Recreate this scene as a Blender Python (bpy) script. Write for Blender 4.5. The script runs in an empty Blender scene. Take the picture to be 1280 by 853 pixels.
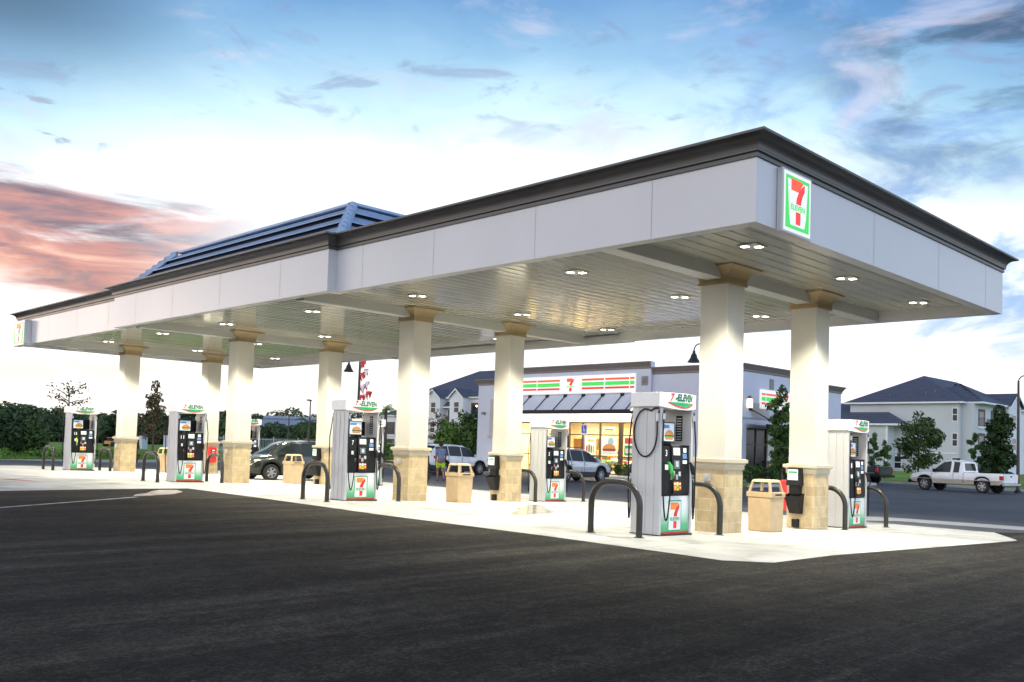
import bpy, math, random
from math import pi, sin, cos, radians, sqrt
from mathutils import Vector, Matrix
random.seed(7)
S = bpy.context.scene
COL = S.collection

# ------------------------------------------------------------------ helpers
def lerp(a, b, t): return a + (b - a) * t
def clamp(x, a, b): return max(a, min(b, x))

MATS = {}
def nd(nt, t, **k):
    n = nt.nodes.new(t)
    for a, b in k.items(): setattr(n, a, b)
    return n
def ramp(nt, fac, stops, interp='LINEAR'):
    r = nd(nt, 'ShaderNodeValToRGB'); r.color_ramp.interpolation = interp
    e = r.color_ramp.elements
    while len(e) < len(stops): e.new(.5)
    for i, (p, c) in enumerate(stops):
        e[i].position = p; e[i].color = (*c, 1) if len(c) == 3 else c
    if fac is not None: nt.links.new(fac, r.inputs[0])
    return r.outputs[0]
def math_(nt, op, a, b=None, clampv=False):
    n = nd(nt, 'ShaderNodeMath', operation=op); n.use_clamp = clampv
    for i, x in enumerate((a, b)):
        if x is None: continue
        if isinstance(x, (int, float)): n.inputs[i].default_value = x
        else: nt.links.new(x, n.inputs[i])
    return n.outputs[0]
def mixc(nt, fac, a, b, mode='MIX'):
    n = nd(nt, 'ShaderNodeMix', data_type='RGBA', blend_type=mode)
    for s, x in ((n.inputs[0], fac), (n.inputs[6], a), (n.inputs[7], b)):
        if isinstance(x, (int, float)): s.default_value = x
        elif isinstance(x, tuple): s.default_value = (*x, 1)
        else: nt.links.new(x, s)
    return n.outputs[2]

def mat(name, col, rough=.5, metal=0., var=.10, scale=6., bump=0., bscale=60., spec=.5, emit=None, estr=0., coat=0., coords='Object'):
    if name in MATS: return MATS[name]
    m = bpy.data.materials.new(name); m.use_nodes = True
    nt = m.node_tree; b = nt.nodes['Principled BSDF']
    tc = nd(nt, 'ShaderNodeTexCoord')
    src = nd(nt, 'ShaderNodeNewGeometry').outputs['Position'] if coords == 'World' else tc.outputs[coords]
    no = nd(nt, 'ShaderNodeTexNoise'); no.inputs['Scale'].default_value = scale; no.inputs['Detail'].default_value = 5
    nt.links.new(src, no.inputs['Vector'])
    lo = tuple(c * (1 - var) for c in col); hi = tuple(min(1, c * (1 + var)) for c in col)
    c = ramp(nt, no.outputs['Fac'], [(.3, lo), (.7, hi)])
    nt.links.new(c, b.inputs['Base Color'])
    r = math_(nt, 'MULTIPLY_ADD', no.outputs['Fac'], .15); r.node.inputs[2].default_value = rough - .075
    nt.links.new(r, b.inputs['Roughness'])
    b.inputs['Metallic'].default_value = metal
    b.inputs['Specular IOR Level'].default_value = spec
    b.inputs['Coat Weight'].default_value = coat
    if coat: b.inputs['Coat Roughness'].default_value = .05
    if bump:
        n2 = nd(nt, 'ShaderNodeTexNoise'); n2.inputs['Scale'].default_value = bscale; n2.inputs['Detail'].default_value = 4
        nt.links.new(src, n2.inputs['Vector'])
        bp = nd(nt, 'ShaderNodeBump'); bp.inputs['Strength'].default_value = bump; bp.inputs['Distance'].default_value = .02
        nt.links.new(n2.outputs['Fac'], bp.inputs['Height']); nt.links.new(bp.outputs[0], b.inputs['Normal'])
    if emit:
        b.inputs['Emission Color'].default_value = (*emit, 1); b.inputs['Emission Strength'].default_value = estr
    m['p'] = 1
    MATS[name] = m
    return m

class MB:
    """mesh builder"""
    def __init__(s): s.v = []; s.f = []; s.m = []; s.mats = []
    def mi(s, m):
        if m not in s.mats: s.mats.append(m)
        return s.mats.index(m)
    def add(s, vs, fs, m):
        o = len(s.v); s.v += [tuple(v) for v in vs]; i = s.mi(m)
        for f in fs: s.f.append([o + k for k in f]); s.m.append(i)
        return s
    def box(s, x0, x1, y0, y1, z0, z1, m, top=None):
        t = top or (0, 0)
        vs = [(x0, y0, z0), (x1, y0, z0), (x1, y1, z0), (x0, y1, z0), (x0 + t[0], y0 + t[1], z1), (x1 - t[0], y0 + t[1], z1), (x1 - t[0], y1 - t[1], z1), (x0 + t[0], y1 - t[1], z1)]
        return s.add(vs, [(0, 3, 2, 1), (4, 5, 6, 7), (0, 1, 5, 4), (1, 2, 6, 5), (2, 3, 7, 6), (3, 0, 4, 7)], m)
    def quad(s, a, b, c, d, m): return s.add([a, b, c, d], [(0, 1, 2, 3)], m)
    def poly(s, pts, m): return s.add(pts, [tuple(range(len(pts)))], m)
    def tube(s, pts, r, m, n=8, cap=True):
        pts = [Vector(p) for p in pts]; rs = r if isinstance(r, (list, tuple)) else [r] * len(pts)
        rings = []; up = Vector((0, 0, 1)); prev = None
        for i, p in enumerate(pts):
            d = (pts[min(i + 1, len(pts) - 1)] - pts[max(i - 1, 0)])
            if d.length < 1e-9: d = Vector((0, 0, 1))
            d.normalize()
            if prev is None:
                a = d.cross(up)
                if a.length < 1e-3: a = d.cross(Vector((1, 0, 0)))
            else: a = prev - d * prev.dot(d)
            a.normalize(); b = d.cross(a); prev = a
            rings.append([p + (a * cos(2 * pi * k / n) + b * sin(2 * pi * k / n)) * rs[i] for k in range(n)])
        vs = [q for rg in rings for q in rg]; fs = []
        for i in range(len(rings) - 1):
            for k in range(n): fs.append((i * n + k, i * n + (k + 1) % n, (i + 1) * n + (k + 1) % n, (i + 1) * n + k))
        if cap: fs += [tuple(range(n - 1, -1, -1)), tuple((len(rings) - 1) * n + k for k in range(n))]
        return s.add(vs, fs, m)
    def lathe(s, prof, m, c=(0, 0, 0), axis='z', n=20):
        vs = []; fs = []
        for (r, h) in prof:
            for k in range(n):
                a = 2 * pi * k / n
                if axis == 'z': vs.append((c[0] + r * cos(a), c[1] + r * sin(a), c[2] + h))
                elif axis == 'y': vs.append((c[0] + r * cos(a), c[1] + h, c[2] + r * sin(a)))
                else: vs.append((c[0] + h, c[1] + r * cos(a), c[2] + r * sin(a)))
        for i in range(len(prof) - 1):
            for k in range(n): fs.append((i * n + k, i * n + (k + 1) % n, (i + 1) * n + (k + 1) % n, (i + 1) * n + k))
        return s.add(vs, fs, m)
    def prism(s, pts, off, m):
        n = len(pts); a = [Vector(p) for p in pts]; o = Vector(off); b = [p + o for p in a]
        fs = [tuple(range(n)), tuple(range(2 * n - 1, n - 1, -1))] + [(i, n + i, n + (i + 1) % n, (i + 1) % n) for i in range(n)]
        return s.add(a + b, fs, m)
    def sweep(s, loop, prof, m, closed=True, mats=None):
        """loop: ccw list of (x,y); prof: list of (outward offset, z)"""
        n = len(loop); vs = []; fs = []
        nor = []
        for i in range(n):
            a = Vector(loop[i]); b = Vector(loop[(i + 1) % n]); d = (b - a).normalized(); nor.append(Vector((d.y, -d.x)))
        for i in range(n):
            n1, n2 = nor[i - 1], nor[i]
            if not closed and i == 0: n1 = n2
            if not closed and i == n - 1: n2 = n1
            q = (n1 + n2); q = q / max(.2, q.dot(n1))
            for (o, z) in prof: vs.append((loop[i][0] + q.x * o, loop[i][1] + q.y * o, z))
        k = len(prof)
        for i in range(n if closed else n - 1):
            j = (i + 1) % n
            for t in range(k - 1): fs.append((i * k + t, j * k + t, j * k + t + 1, i * k + t + 1))
        return s.add(vs, fs, m)
    def build(s, name, parent=None, smooth=False, bevel=0, loc=(0, 0, 0), rz=0, recalc=True, auto=35):
        me = bpy.data.meshes.new(name); me.from_pydata(s.v, [], s.f)
        for m in s.mats: me.materials.append(m)
        me.polygons.foreach_set('material_index', s.m)
        if recalc:
            import bmesh
            bm = bmesh.new(); bm.from_mesh(me); bmesh.ops.recalc_face_normals(bm, faces=bm.faces); bm.to_mesh(me); bm.free()
        if smooth:
            me.polygons.foreach_set('use_smooth', [True] * len(me.polygons))
            try: me.set_sharp_from_angle(angle=radians(auto))
            except Exception: pass
        me.update()
        o = bpy.data.objects.new(name, me); COL.objects.link(o); o.location = loc; o.rotation_euler = (0, 0, rz)
        if parent: o.parent = parent
        if bevel:
            b = o.modifiers.new('bevel', 'BEVEL'); b.width = bevel; b.segments = 2; b.limit_method = 'ANGLE'
        return o

def tag(o, label=None, cat=None, group=None, kind=None):
    if label: o['label'] = label
    if cat: o['category'] = cat
    if group: o['group'] = group
    if kind: o['kind'] = kind
    return o
def thing(name, label, cat, loc=(0, 0, 0), rz=0, group=None):
    o = bpy.data.objects.new(name, None); COL.objects.link(o); o.location = loc; o.rotation_euler = (0, 0, rz)
    o.empty_display_size = .2
    return tag(o, label, cat, group)
def structure(o, label, cat): return tag(o, label, cat, None, 'structure')
def copy_tree(o, parent=None):
    c = o.copy(); COL.objects.link(c); c.parent = parent
    for ch in list(o.children): copy_tree(ch, c)
    return c
def place_copy(o, loc, rz=None, label=None):
    c = copy_tree(o); c.location = loc
    if rz is not None: c.rotation_euler = (0, 0, rz)
    if label: c['label'] = label
    return c

_txt = {}
def text_geo(t, shear=0, bold=0):
    k = (t, shear, bold)
    if k in _txt: return _txt[k]
    cu = bpy.data.curves.new('t', 'FONT'); cu.body = t; cu.size = 1; cu.shear = shear; cu.offset = bold; cu.align_x = 'CENTER'; cu.resolution_u = 3
    o = bpy.data.objects.new('t', cu); COL.objects.link(o)
    dg = bpy.context.evaluated_depsgraph_get(); dg.update()
    me = bpy.data.meshes.new_from_object(o.evaluated_get(dg))
    vs = [tuple(v.co) for v in me.vertices]; fs = [tuple(p.vertices) for p in me.polygons]
    bpy.data.objects.remove(o); bpy.data.curves.remove(cu); bpy.data.meshes.remove(me)
    xs = [v[0] for v in vs]; ys = [v[1] for v in vs]
    x0, x1, y0, y1 = min(xs), max(xs), min(ys), max(ys)
    vs = [((v[0] - (x0 + x1) / 2) / (x1 - x0), (v[1] - y0) / (y1 - y0)) for v in vs]
    _txt[k] = (vs, fs); return _txt[k]
class Plane:
    """a flat face: origin, right, up, outward"""
    def __init__(s, o, U, N): s.o = Vector(o); s.U = Vector(U); s.V = Vector((0, 0, 1)); s.N = Vector(N)
    def p(s, u, v, n=0): return s.o + s.U * u + s.V * v + s.N * n
    def rect(s, mb, u0, u1, v0, v1, m, n=.004): mb.poly([s.p(u0, v0, n), s.p(u1, v0, n), s.p(u1, v1, n), s.p(u0, v1, n)], m)
    def poly(s, mb, pts, m, n=.004): mb.poly([s.p(u, v, n) for u, v in pts], m)
    def text(s, mb, t, u, v, w, h, m, n=.006, shear=0, bold=.0):
        vs, fs = text_geo(t, shear, bold)
        mb.add([s.p(u + a * w, v + b * h, n) for a, b in vs], fs, m)
    def ring(s, mb, u0, u1, v0, v1, t, m, n=.005):
        s.rect(mb, u0, u1, v0, v0 + t, m, n); s.rect(mb, u0, u1, v1 - t, v1, m, n)
        s.rect(mb, u0, u0 + t, v0 + t, v1 - t, m, n); s.rect(mb, u1 - t, u1, v0 + t, v1 - t, m, n)
    def solid(s, mb, u0, u1, v0, v1, n0, n1, m):
        a = [s.p(u, v, n0) for u, v in ((u0, v0), (u1, v0), (u1, v1), (u0, v1))]
        mb.prism(a, s.N * (n1 - n0), m)

# ------------------------------------------------------------------ materials
concrete = mat('concrete', (.50, .49, .46), .7, var=.12, scale=.35, bump=.15, bscale=30, coords='World')
conc_walk = mat('concrete walk', (.42, .41, .40), .75, var=.10, scale=.6, bump=.1, coords='World')
fascia_m = mat('fascia panel', (.53, .53, .555), .36, var=.06, scale=.35, coords='World', bump=.06, bscale=1.1)
seam_m = mat('panel seam', (.33, .33, .35), .6)
cornice_m = mat('bronze cornice', (.062, .060, .058), .42, var=.12, scale=1.5, coords='World')
stucco = mat('cream stucco', (.60, .575, .50), .85, var=.06, scale=1.2, bump=.35, bscale=90, coords='World')
store_st = mat('blue grey stucco', (.50, .52, .60), .85, var=.05, scale=.5, bump=.25, bscale=40, coords='World')
store_trim = mat('brown trim', (.16, .135, .125), .6, var=.08)
cap_m = mat('tan capital', (.30, .225, .12), .7, var=.10, scale=3, bump=.2, bscale=70)
stone_cap = mat('stone cap', (.50, .44, .32), .75, var=.08, scale=4, bump=.2)
black = mat('black plastic', (.010, .010, .011), .5, var=.2, spec=.22)
dark_metal = mat('dark bronze metal', (.028, .026, .022), .36, metal=.25, var=.12)
grey_panel = mat('light grey panel', (.50, .50, .50), .42, var=.03, scale=1.5)
white_p = mat('white plastic', (.74, .74, .73), .35, var=.03)
steel = mat('steel', (.45, .45, .47), .3, metal=.9, var=.08)
red_p = mat('red paint', (.62, .02, .02), .35, var=.08)
green_p = mat('green print', (.0, .30, .09), .4, var=.06)
dark_green = mat('dark green print', (.0, .11, .05), .4, var=.06)
orange_p = mat('orange print', (.85, .22, .02), .4, var=.06)
yellow_p = mat('yellow print', (.85, .62, .05), .4, var=.06)
bright_g = mat('bright green nozzle', (.03, .42, .05), .4, var=.08)
tan_bin = mat('tan bin', (.50, .365, .21), .6, var=.10, scale=5, bump=.25, bscale=120)
rubber = mat('tyre rubber', (.014, .014, .014), .75)
alloy = mat('alloy rim', (.50, .50, .52), .3, metal=.8)
car_glass = mat('car glass', (.012, .018, .020), .08, var=.05, spec=.3)
tail_red = mat('tail light', (.45, .012, .02), .15, var=.1)
head_lens = mat('headlight lens', (.62, .58, .48), .12, var=.1)
plate_w = mat('number plate', (.55, .55, .5), .4)
def tile_mat():
    m = bpy.data.materials.new('blue metal tile'); m.use_nodes = True; nt = m.node_tree; b = nt.nodes['Principled BSDF']
    g = nd(nt, 'ShaderNodeNewGeometry'); sx = nd(nt, 'ShaderNodeSeparateXYZ'); nt.links.new(g.outputs['Position'], sx.inputs[0])
    sn = nd(nt, 'ShaderNodeSeparateXYZ'); nt.links.new(g.outputs['True Normal'], sn.inputs[0])
    ax = math_(nt, 'GREATER_THAN', math_(nt, 'ABSOLUTE', sn.outputs[0]), math_(nt, 'ABSOLUTE', sn.outputs[1]))
    h = math_(nt, 'ADD', math_(nt, 'MULTIPLY', ax, sx.outputs[1]), math_(nt, 'MULTIPLY', math_(nt, 'SUBTRACT', 1, ax), sx.outputs[0]))
    row = math_(nt, 'MULTIPLY', math_(nt, 'FLOOR', math_(nt, 'DIVIDE', math_(nt, 'SUBTRACT', sx.outputs[2], 6.19), .26)), .5)
    fr = math_(nt, 'FRACT', math_(nt, 'ADD', h, row)); j = math_(nt, 'LESS_THAN', fr, .014)
    n = nd(nt, 'ShaderNodeTexNoise'); n.inputs['Scale'].default_value = 2.2; n.inputs['Detail'].default_value = 5; nt.links.new(g.outputs['Position'], n.inputs['Vector'])
    cell = nd(nt, 'ShaderNodeTexWhiteNoise', noise_dimensions='2D'); cv = nd(nt, 'ShaderNodeCombineXYZ'); nt.links.new(math_(nt, 'FLOOR', math_(nt, 'ADD', h, row)), cv.inputs[0]); nt.links.new(row, cv.inputs[1]); nt.links.new(cv.outputs[0], cell.inputs['Vector'])
    c = ramp(nt, math_(nt, 'ADD', math_(nt, 'MULTIPLY', n.outputs['Fac'], .6), math_(nt, 'MULTIPLY', cell.outputs[0], .4)), [(.25, (.21, .30, .46)), (.75, (.28, .38, .54))])
    nt.links.new(mixc(nt, math_(nt, 'MULTIPLY', j, .8), c, (.05, .08, .14)), b.inputs['Base Color']); b.inputs['Roughness'].default_value = .45
    return m
roof_blue = tile_mat()
green_lit = mat('lit green', (.02, .40, .06), .4, emit=(.03, .60, .05), estr=.75)
white_lit = mat('lit white', (.6, .6, .6), .4, emit=(1, 1, .97), estr=.5)
red_lit = mat('lit red', (.50, .005, .002), .4, emit=(.85, .008, .0), estr=.8)
orange_lit = mat('lit orange', (.55, .04, .005), .4, emit=(.9, .075, .005), estr=.8)
screen_w = mat('pale screen', (.55, .58, .55), .2, emit=(.8, .9, .85), estr=.6)
lens_m = mat('led lens', (.9, .9, .85), .3, emit=(1, .97, .85), estr=14)

def masonry():
    m = bpy.data.materials.new('cast stone'); m.use_nodes = True; nt = m.node_tree; b = nt.nodes['Principled BSDF']
    g = nd(nt, 'ShaderNodeNewGeometry'); sx = nd(nt, 'ShaderNodeSeparateXYZ'); nt.links.new(g.outputs['Position'], sx.inputs[0])
    sn = nd(nt, 'ShaderNodeSeparateXYZ'); nt.links.new(g.outputs['True Normal'], sn.inputs[0])
    ax = math_(nt, 'GREATER_THAN', math_(nt, 'ABSOLUTE', sn.outputs[0]), .5)
    h = math_(nt, 'ADD', math_(nt, 'MULTIPLY', ax, sx.outputs[1]), math_(nt, 'MULTIPLY', math_(nt, 'SUBTRACT', 1, ax), sx.outputs[0]))
    cv = nd(nt, 'ShaderNodeCombineXYZ'); nt.links.new(h, cv.inputs[0]); nt.links.new(sx.outputs[2], cv.inputs[1])
    br = nd(nt, 'ShaderNodeTexBrick'); nt.links.new(cv.outputs[0], br.inputs['Vector'])
    br.inputs['Scale'].default_value = 1; br.inputs['Brick Width'].default_value = .40; br.inputs['Row Height'].default_value = .225
    br.inputs['Mortar Size'].default_value = .006; br.offset = .37; br.squash = .62; br.squash_frequency = 2
    br.inputs['Color1'].default_value = (.56, .44, .26, 1); br.inputs['Color2'].default_value = (.42, .32, .18, 1); br.inputs['Mortar'].default_value = (.58, .50, .36, 1)
    br.inputs['Bias'].default_value = -.1
    n = nd(nt, 'ShaderNodeTexNoise'); n.inputs['Scale'].default_value = 5; n.inputs['Detail'].default_value = 6; nt.links.new(g.outputs['Position'], n.inputs['Vector'])
    c = mixc(nt, .5, br.outputs['Color'], ramp(nt, n.outputs['Fac'], [(.3, (.55, .55, .55)), (.75, (1.25, 1.22, 1.15))]), 'MULTIPLY')
    nt.links.new(c, b.inputs['Base Color']); b.inputs['Roughness'].default_value = .85
    bp = nd(nt, 'ShaderNodeBump'); bp.inputs['Strength'].default_value = .5; bp.inputs['Distance'].default_value = .01
    hh = math_(nt, 'ADD', math_(nt, 'MULTIPLY', br.outputs['Fac'], -1.), n.outputs['Fac'])
    nt.links.new(hh, bp.inputs['Height']); nt.links.new(bp.outputs[0], b.inputs['Normal'])
    return m
stone = masonry()

def asphalt_mat():
    m = bpy.data.materials.new('asphalt'); m.use_nodes = True; nt = m.node_tree; b = nt.nodes['Principled BSDF']
    g = nd(nt, 'ShaderNodeNewGeometry')
    def noise(sc, det=4, stretch=None, rot=0):
        n = nd(nt, 'ShaderNodeTexNoise'); n.inputs['Scale'].default_value = sc; n.inputs['Detail'].default_value = det
        src = g.outputs['Position']
        if stretch:
            mp = nd(nt, 'ShaderNodeMapping'); mp.inputs['Scale'].default_value = stretch; mp.inputs['Rotation'].default_value = (0, 0, rot)
            nt.links.new(src, mp.inputs['Vector']); src = mp.outputs[0]
        nt.links.new(src, n.inputs['Vector']); return n.outputs['Fac']
    fine = noise(90, 3); mid = noise(.9, 5); big = noise(.16, 4); streak = noise(.5, 5, (.18, 2.4, 1), radians(-58))
    streak2 = noise(.7, 5, (.15, 2.0, 1), radians(-100))
    base = ramp(nt, big, [(.3, (.025, .0225, .0195)), (.7, (.042, .0375, .0325))])
    base = mixc(nt, .75, base, ramp(nt, streak, [(.35, (.6, .6, .6)), (.52, (1, 1, 1)), (.68, (1.9, 1.84, 1.74))]), 'MULTIPLY')
    base = mixc(nt, .7, base, ramp(nt, streak2, [(.35, (.65, .65, .65)), (.65, (1.55, 1.52, 1.46))]), 'MULTIPLY')
    base = mixc(nt, .6, base, ramp(nt, mid, [(.3, (.75, .75, .75)), (.7, (1.25, 1.25, 1.25))]), 'MULTIPLY')
    agg = ramp(nt, fine, [(.35, (.45, .45, .45)), (.6, (1.1, 1.1, 1.1)), (.72, (2.6, 2.6, 2.6))])
    base = mixc(nt, .9, base, agg, 'MULTIPLY')
    base = mixc(nt, 1., base, ramp(nt, noise(24, 3), [(.34, (.6, .6, .6)), (.5, (.97, .97, .96)), (.66, (1.6, 1.57, 1.5))]), 'MULTIPLY')
    base = mixc(nt, 1., base, ramp(nt, noise(6.5, 8), [(.36, (.75, .75, .75)), (.5, (.98, .98, .97)), (.66, (1.35, 1.33, 1.29))]), 'MULTIPLY')
    sc = noise(2.2, 8, (.10, 3.2, 1), radians(-52)); base = mixc(nt, .45, base, ramp(nt, sc, [(.38, (.72, .72, .72)), (.52, (1, 1, 1)), (.64, (1.7, 1.66, 1.58))]), 'MULTIPLY')
    # small pale chips
    v = nd(nt, 'ShaderNodeTexVoronoi'); v.inputs['Scale'].default_value = 2.3; nt.links.new(g.outputs['Position'], v.inputs['Vector'])
    chip = math_(nt, 'LESS_THAN', v.outputs['Distance'], .028)
    base = mixc(nt, math_(nt, 'MULTIPLY', chip, .55), base, (.20, .19, .18))
    nt.links.new(base, b.inputs['Base Color'])
    nt.links.new(ramp(nt, mid, [(.3, (.72,) * 3), (.7, (.9,) * 3)]), b.inputs['Roughness'])
    b.inputs['Specular IOR Level'].default_value = .10
    bp = nd(nt, 'ShaderNodeBump'); bp.inputs['Strength'].default_value = .35; bp.inputs['Distance'].default_value = .01
    nt.links.new(fine, bp.inputs['Height']); nt.links.new(bp.outputs[0], b.inputs['Normal'])
    return m
asphalt = asphalt_mat()

def pad_mat():
    m = bpy.data.materials.new('pad concrete'); m.use_nodes = True; nt = m.node_tree; b = nt.nodes['Principled BSDF']
    g = nd(nt, 'ShaderNodeNewGeometry')
    def noise(sc, det=4):
        n = nd(nt, 'ShaderNodeTexNoise'); n.inputs['Scale'].default_value = sc; n.inputs['Detail'].default_value = det
        nt.links.new(g.outputs['Position'], n.inputs['Vector']); return n.outputs['Fac']
    c = ramp(nt, noise(.5, 5), [(.3, (.43, .42, .385)), (.7, (.58, .57, .54))])
    c = mixc(nt, .7, c, ramp(nt, noise(2.2, 6), [(.28, (.62, .62, .60)), (.48, (1, 1, 1)), (.8, (1.08, 1.08, 1.08))]), 'MULTIPLY')
    c = mixc(nt, .9, c, ramp(nt, noise(.85, 7), [(.30, (.50, .48, .44)), (.40, (.86, .85, .82)), (.5, (1, 1, 1))]), 'MULTIPLY')
    c = mixc(nt, .8, c, ramp(nt, noise(3.1, 4), [(.24, (.35, .34, .32)), (.31, (1, 1, 1))]), 'MULTIPLY')
    sx = nd(nt, 'ShaderNodeSeparateXYZ'); nt.links.new(g.outputs['Position'], sx.inputs[0])
    jo = None
    for ax, per in ((0, 3.7), (1, 3.15)):
        t = math_(nt, 'FRACT', math_(nt, 'DIVIDE', sx.outputs[ax], per))
        j = math_(nt, 'LESS_THAN', math_(nt, 'ABSOLUTE', math_(nt, 'SUBTRACT', t, .5)), .0055)
        jo = j if jo is None else math_(nt, 'MAXIMUM', jo, j)
    c = mixc(nt, math_(nt, 'MULTIPLY', jo, .6), c, (.16, .155, .14))
    nt.links.new(c, b.inputs['Base Color'])
    nt.links.new(ramp(nt, noise(1.1, 3), [(.3, (.45,) * 3), (.7, (.7,) * 3)]), b.inputs['Roughness'])
    return m
pad_m = pad_mat()

def grass_mat():
    m = bpy.data.materials.new('lawn'); m.use_nodes = True; nt = m.node_tree; b = nt.nodes['Principled BSDF']
    g = nd(nt, 'ShaderNodeNewGeometry')
    def noise(sc, det=5):
        n = nd(nt, 'ShaderNodeTexNoise'); n.inputs['Scale'].default_value = sc; n.inputs['Detail'].default_value = det
        nt.links.new(g.outputs['Position'], n.inputs['Vector']); return n.outputs['Fac']
    c = ramp(nt, noise(.12), [(.3, (.12, .22, .045)), (.7, (.20, .34, .07))])
    c = mixc(nt, .7, c, ramp(nt, noise(1.6), [(.3, (.6, .65, .5)), (.7, (1.3, 1.25, 1.1))]), 'MULTIPLY')
    nt.links.new(c, b.inputs['Base Color']); b.inputs['Roughness'].default_value = .95; b.inputs['Specular IOR Level'].default_value = .1
    return m
lawn_m = grass_mat()

def leaf_mat(name, c0, c1):
    m = bpy.data.materials.new(name); m.use_nodes = True; nt = m.node_tree; b = nt.nodes['Principled BSDF']
    tc = nd(nt, 'ShaderNodeTexCoord'); n = nd(nt, 'ShaderNodeTexNoise'); n.inputs['Scale'].default_value = 2.6; n.inputs['Detail'].default_value = 8; n.inputs['Roughness'].default_value = .7
    nt.links.new(tc.outputs['Object'], n.inputs['Vector'])
    oi = nd(nt, 'ShaderNodeObjectInfo')
    f = math_(nt, 'ADD', n.outputs['Fac'], math_(nt, 'MULTIPLY', math_(nt, 'SUBTRACT', oi.outputs['Random'], .5), .25))
    nt.links.new(ramp(nt, f, [(.3, c0), (.7, c1)]), b.inputs['Base Color']); b.inputs['Roughness'].default_value = .6; b.inputs['Specular IOR Level'].default_value = .25
    return m
leaf_dark = leaf_mat('dark foliage', (.012, .030, .008), (.07, .12, .03))
leaf_mid = leaf_mat('mid foliage', (.025, .060, .012), (.09, .17, .035))
leaf_far = leaf_mat('far foliage', (.022, .045, .022), (.085, .135, .055))
leaf_fresh = leaf_mat('fresh foliage', (.06, .13, .015), (.19, .32, .06))
leaf_red = leaf_mat('reddish foliage', (.04, .05, .018), (.19, .115, .055))
bark = mat('bark', (.10, .075, .055), .9, var=.3, scale=8, bump=.4)

def graphic_mat():
    m = bpy.data.materials.new('printed gradient'); m.use_nodes = True; nt = m.node_tree; b = nt.nodes['Principled BSDF']
    tc = nd(nt, 'ShaderNodeTexCoord'); sx = nd(nt, 'ShaderNodeSeparateXYZ'); nt.links.new(tc.outputs['Object'], sx.inputs[0])
    n = nd(nt, 'ShaderNodeTexNoise'); n.inputs['Scale'].default_value = 3; nt.links.new(tc.outputs['Object'], n.inputs['Vector'])
    z = math_(nt, 'ADD', sx.outputs[2], math_(nt, 'MULTIPLY', n.outputs['Fac'], .01))
    c = ramp(nt, z, [(.0, (.05, .01, .01)), (.04, (.05, .008, .008)), (.045, (.42, .02, .02)), (.075, (.42, .02, .02)), (.08, (.03, .30, .12)), (.20, (.10, .40, .20)), (.38, (.55, .68, .60)), (.5, (.72, .74, .74))])
    nt.links.new(c, b.inputs['Base Color']); b.inputs['Roughness'].default_value = .3
    return m
graphic = graphic_mat()

def glass_mat(name, tint=(.9, .95, 1), refl=.10):
    m = bpy.data.materials.new(name); m.use_nodes = True; nt = m.node_tree
    nt.nodes.remove(nt.nodes['Principled BSDF']); out = nt.nodes['Material Output']
    t = nd(nt, 'ShaderNodeBsdfTransparent'); t.inputs[0].default_value = (*tint, 1)
    g = nd(nt, 'ShaderNodeBsdfGlossy'); g.inputs['Roughness'].default_value = .03
    fr = nd(nt, 'ShaderNodeFresnel'); fr.inputs[0].default_value = 1.45
    mx = nd(nt, 'ShaderNodeMixShader'); nt.links.new(math_(nt, 'MULTIPLY', fr.outputs[0], refl * 10, True), mx.inputs[0])
    nt.links.new(t.outputs[0], mx.inputs[1]); nt.links.new(g.outputs[0], mx.inputs[2]); nt.links.new(mx.outputs[0], out.inputs[0])
    return m
shop_glass = glass_mat('shop glass')
dark_glass = mat('dark window', (.012, .015, .022), .12, spec=.3, var=.1)

# ------------------------------------------------------------------ ground
def gz(x): return .08 if x < 1.5 else (-.10 if x > 9.5 else .08 - .18 * (x - 1.5) / 8)
XB = [-900, -60, -12, 1.5, 9.5, 60, 900]
def sheet(name, poly, dz, m, label, cat, nsub=None):
    """a flat polygon cut along the two grade lines so that it follows the drained ground"""
    import bmesh
    bm = bmesh.new(); vs = [bm.verts.new((x, y, 0)) for x, y in poly]; bm.faces.new(vs)
    for x in (1.5, 9.5):
        bmesh.ops.bisect_plane(bm, geom=bm.verts[:] + bm.edges[:] + bm.faces[:], plane_co=(x, 0, 0), plane_no=(1, 0, 0))
    for v in bm.verts: v.co.z = gz(v.co.x) + dz
    bmesh.ops.recalc_face_normals(bm, faces=bm.faces)
    for f in bm.faces:
        if f.normal.z < 0: f.normal_flip()
    me = bpy.data.meshes.new(name); bm.to_mesh(me); bm.free(); me.materials.append(m)
    o = bpy.data.objects.new(name, me); COL.objects.link(o)
    return structure(o, label, cat)
sheet('ground', [(-900, -900), (900, -900), (900, 900), (-900, 900)], 0, asphalt, 'dark asphalt lot surrounding the pale fuelling pad', 'ground')
PAD = [(-.20, -.50), (9.8, -.62), (11.6, .4), (11.8, 35.5), (-14, 35.5), (-30, 34), (-30, 17.9), (-4.6, 17.7), (-2.24, 17.96), (.28, 17.95), (.10, 13.58), (-.27, 8.13), (-.36, 3.63), (-.55, .93), (-.64, .04)]
sheet('fuelling_pad', PAD, .004, pad_m, 'pale concrete fuelling pad under the canopy', 'pavement')
lot_m = mat('sky sheen asphalt', (.085, .088, .098), .75, var=.25, scale=.35, coords='World', bump=.2, bscale=40, spec=.3)  # lighter blue-grey paints in the sky reflected at a grazing angle
sheet('side_lot', [(11.63, .41), (60, -30), (50, 7.4), (50.2, 30), (29.2, 45), (29.2, 52.9), (-12, 41.4), (-30, 37.3), (-30, 35.52), (11.83, 35.52)], .002, lot_m, 'grey asphalt lot with painted sky sheen beyond the fuelling pad', 'lot')
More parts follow.
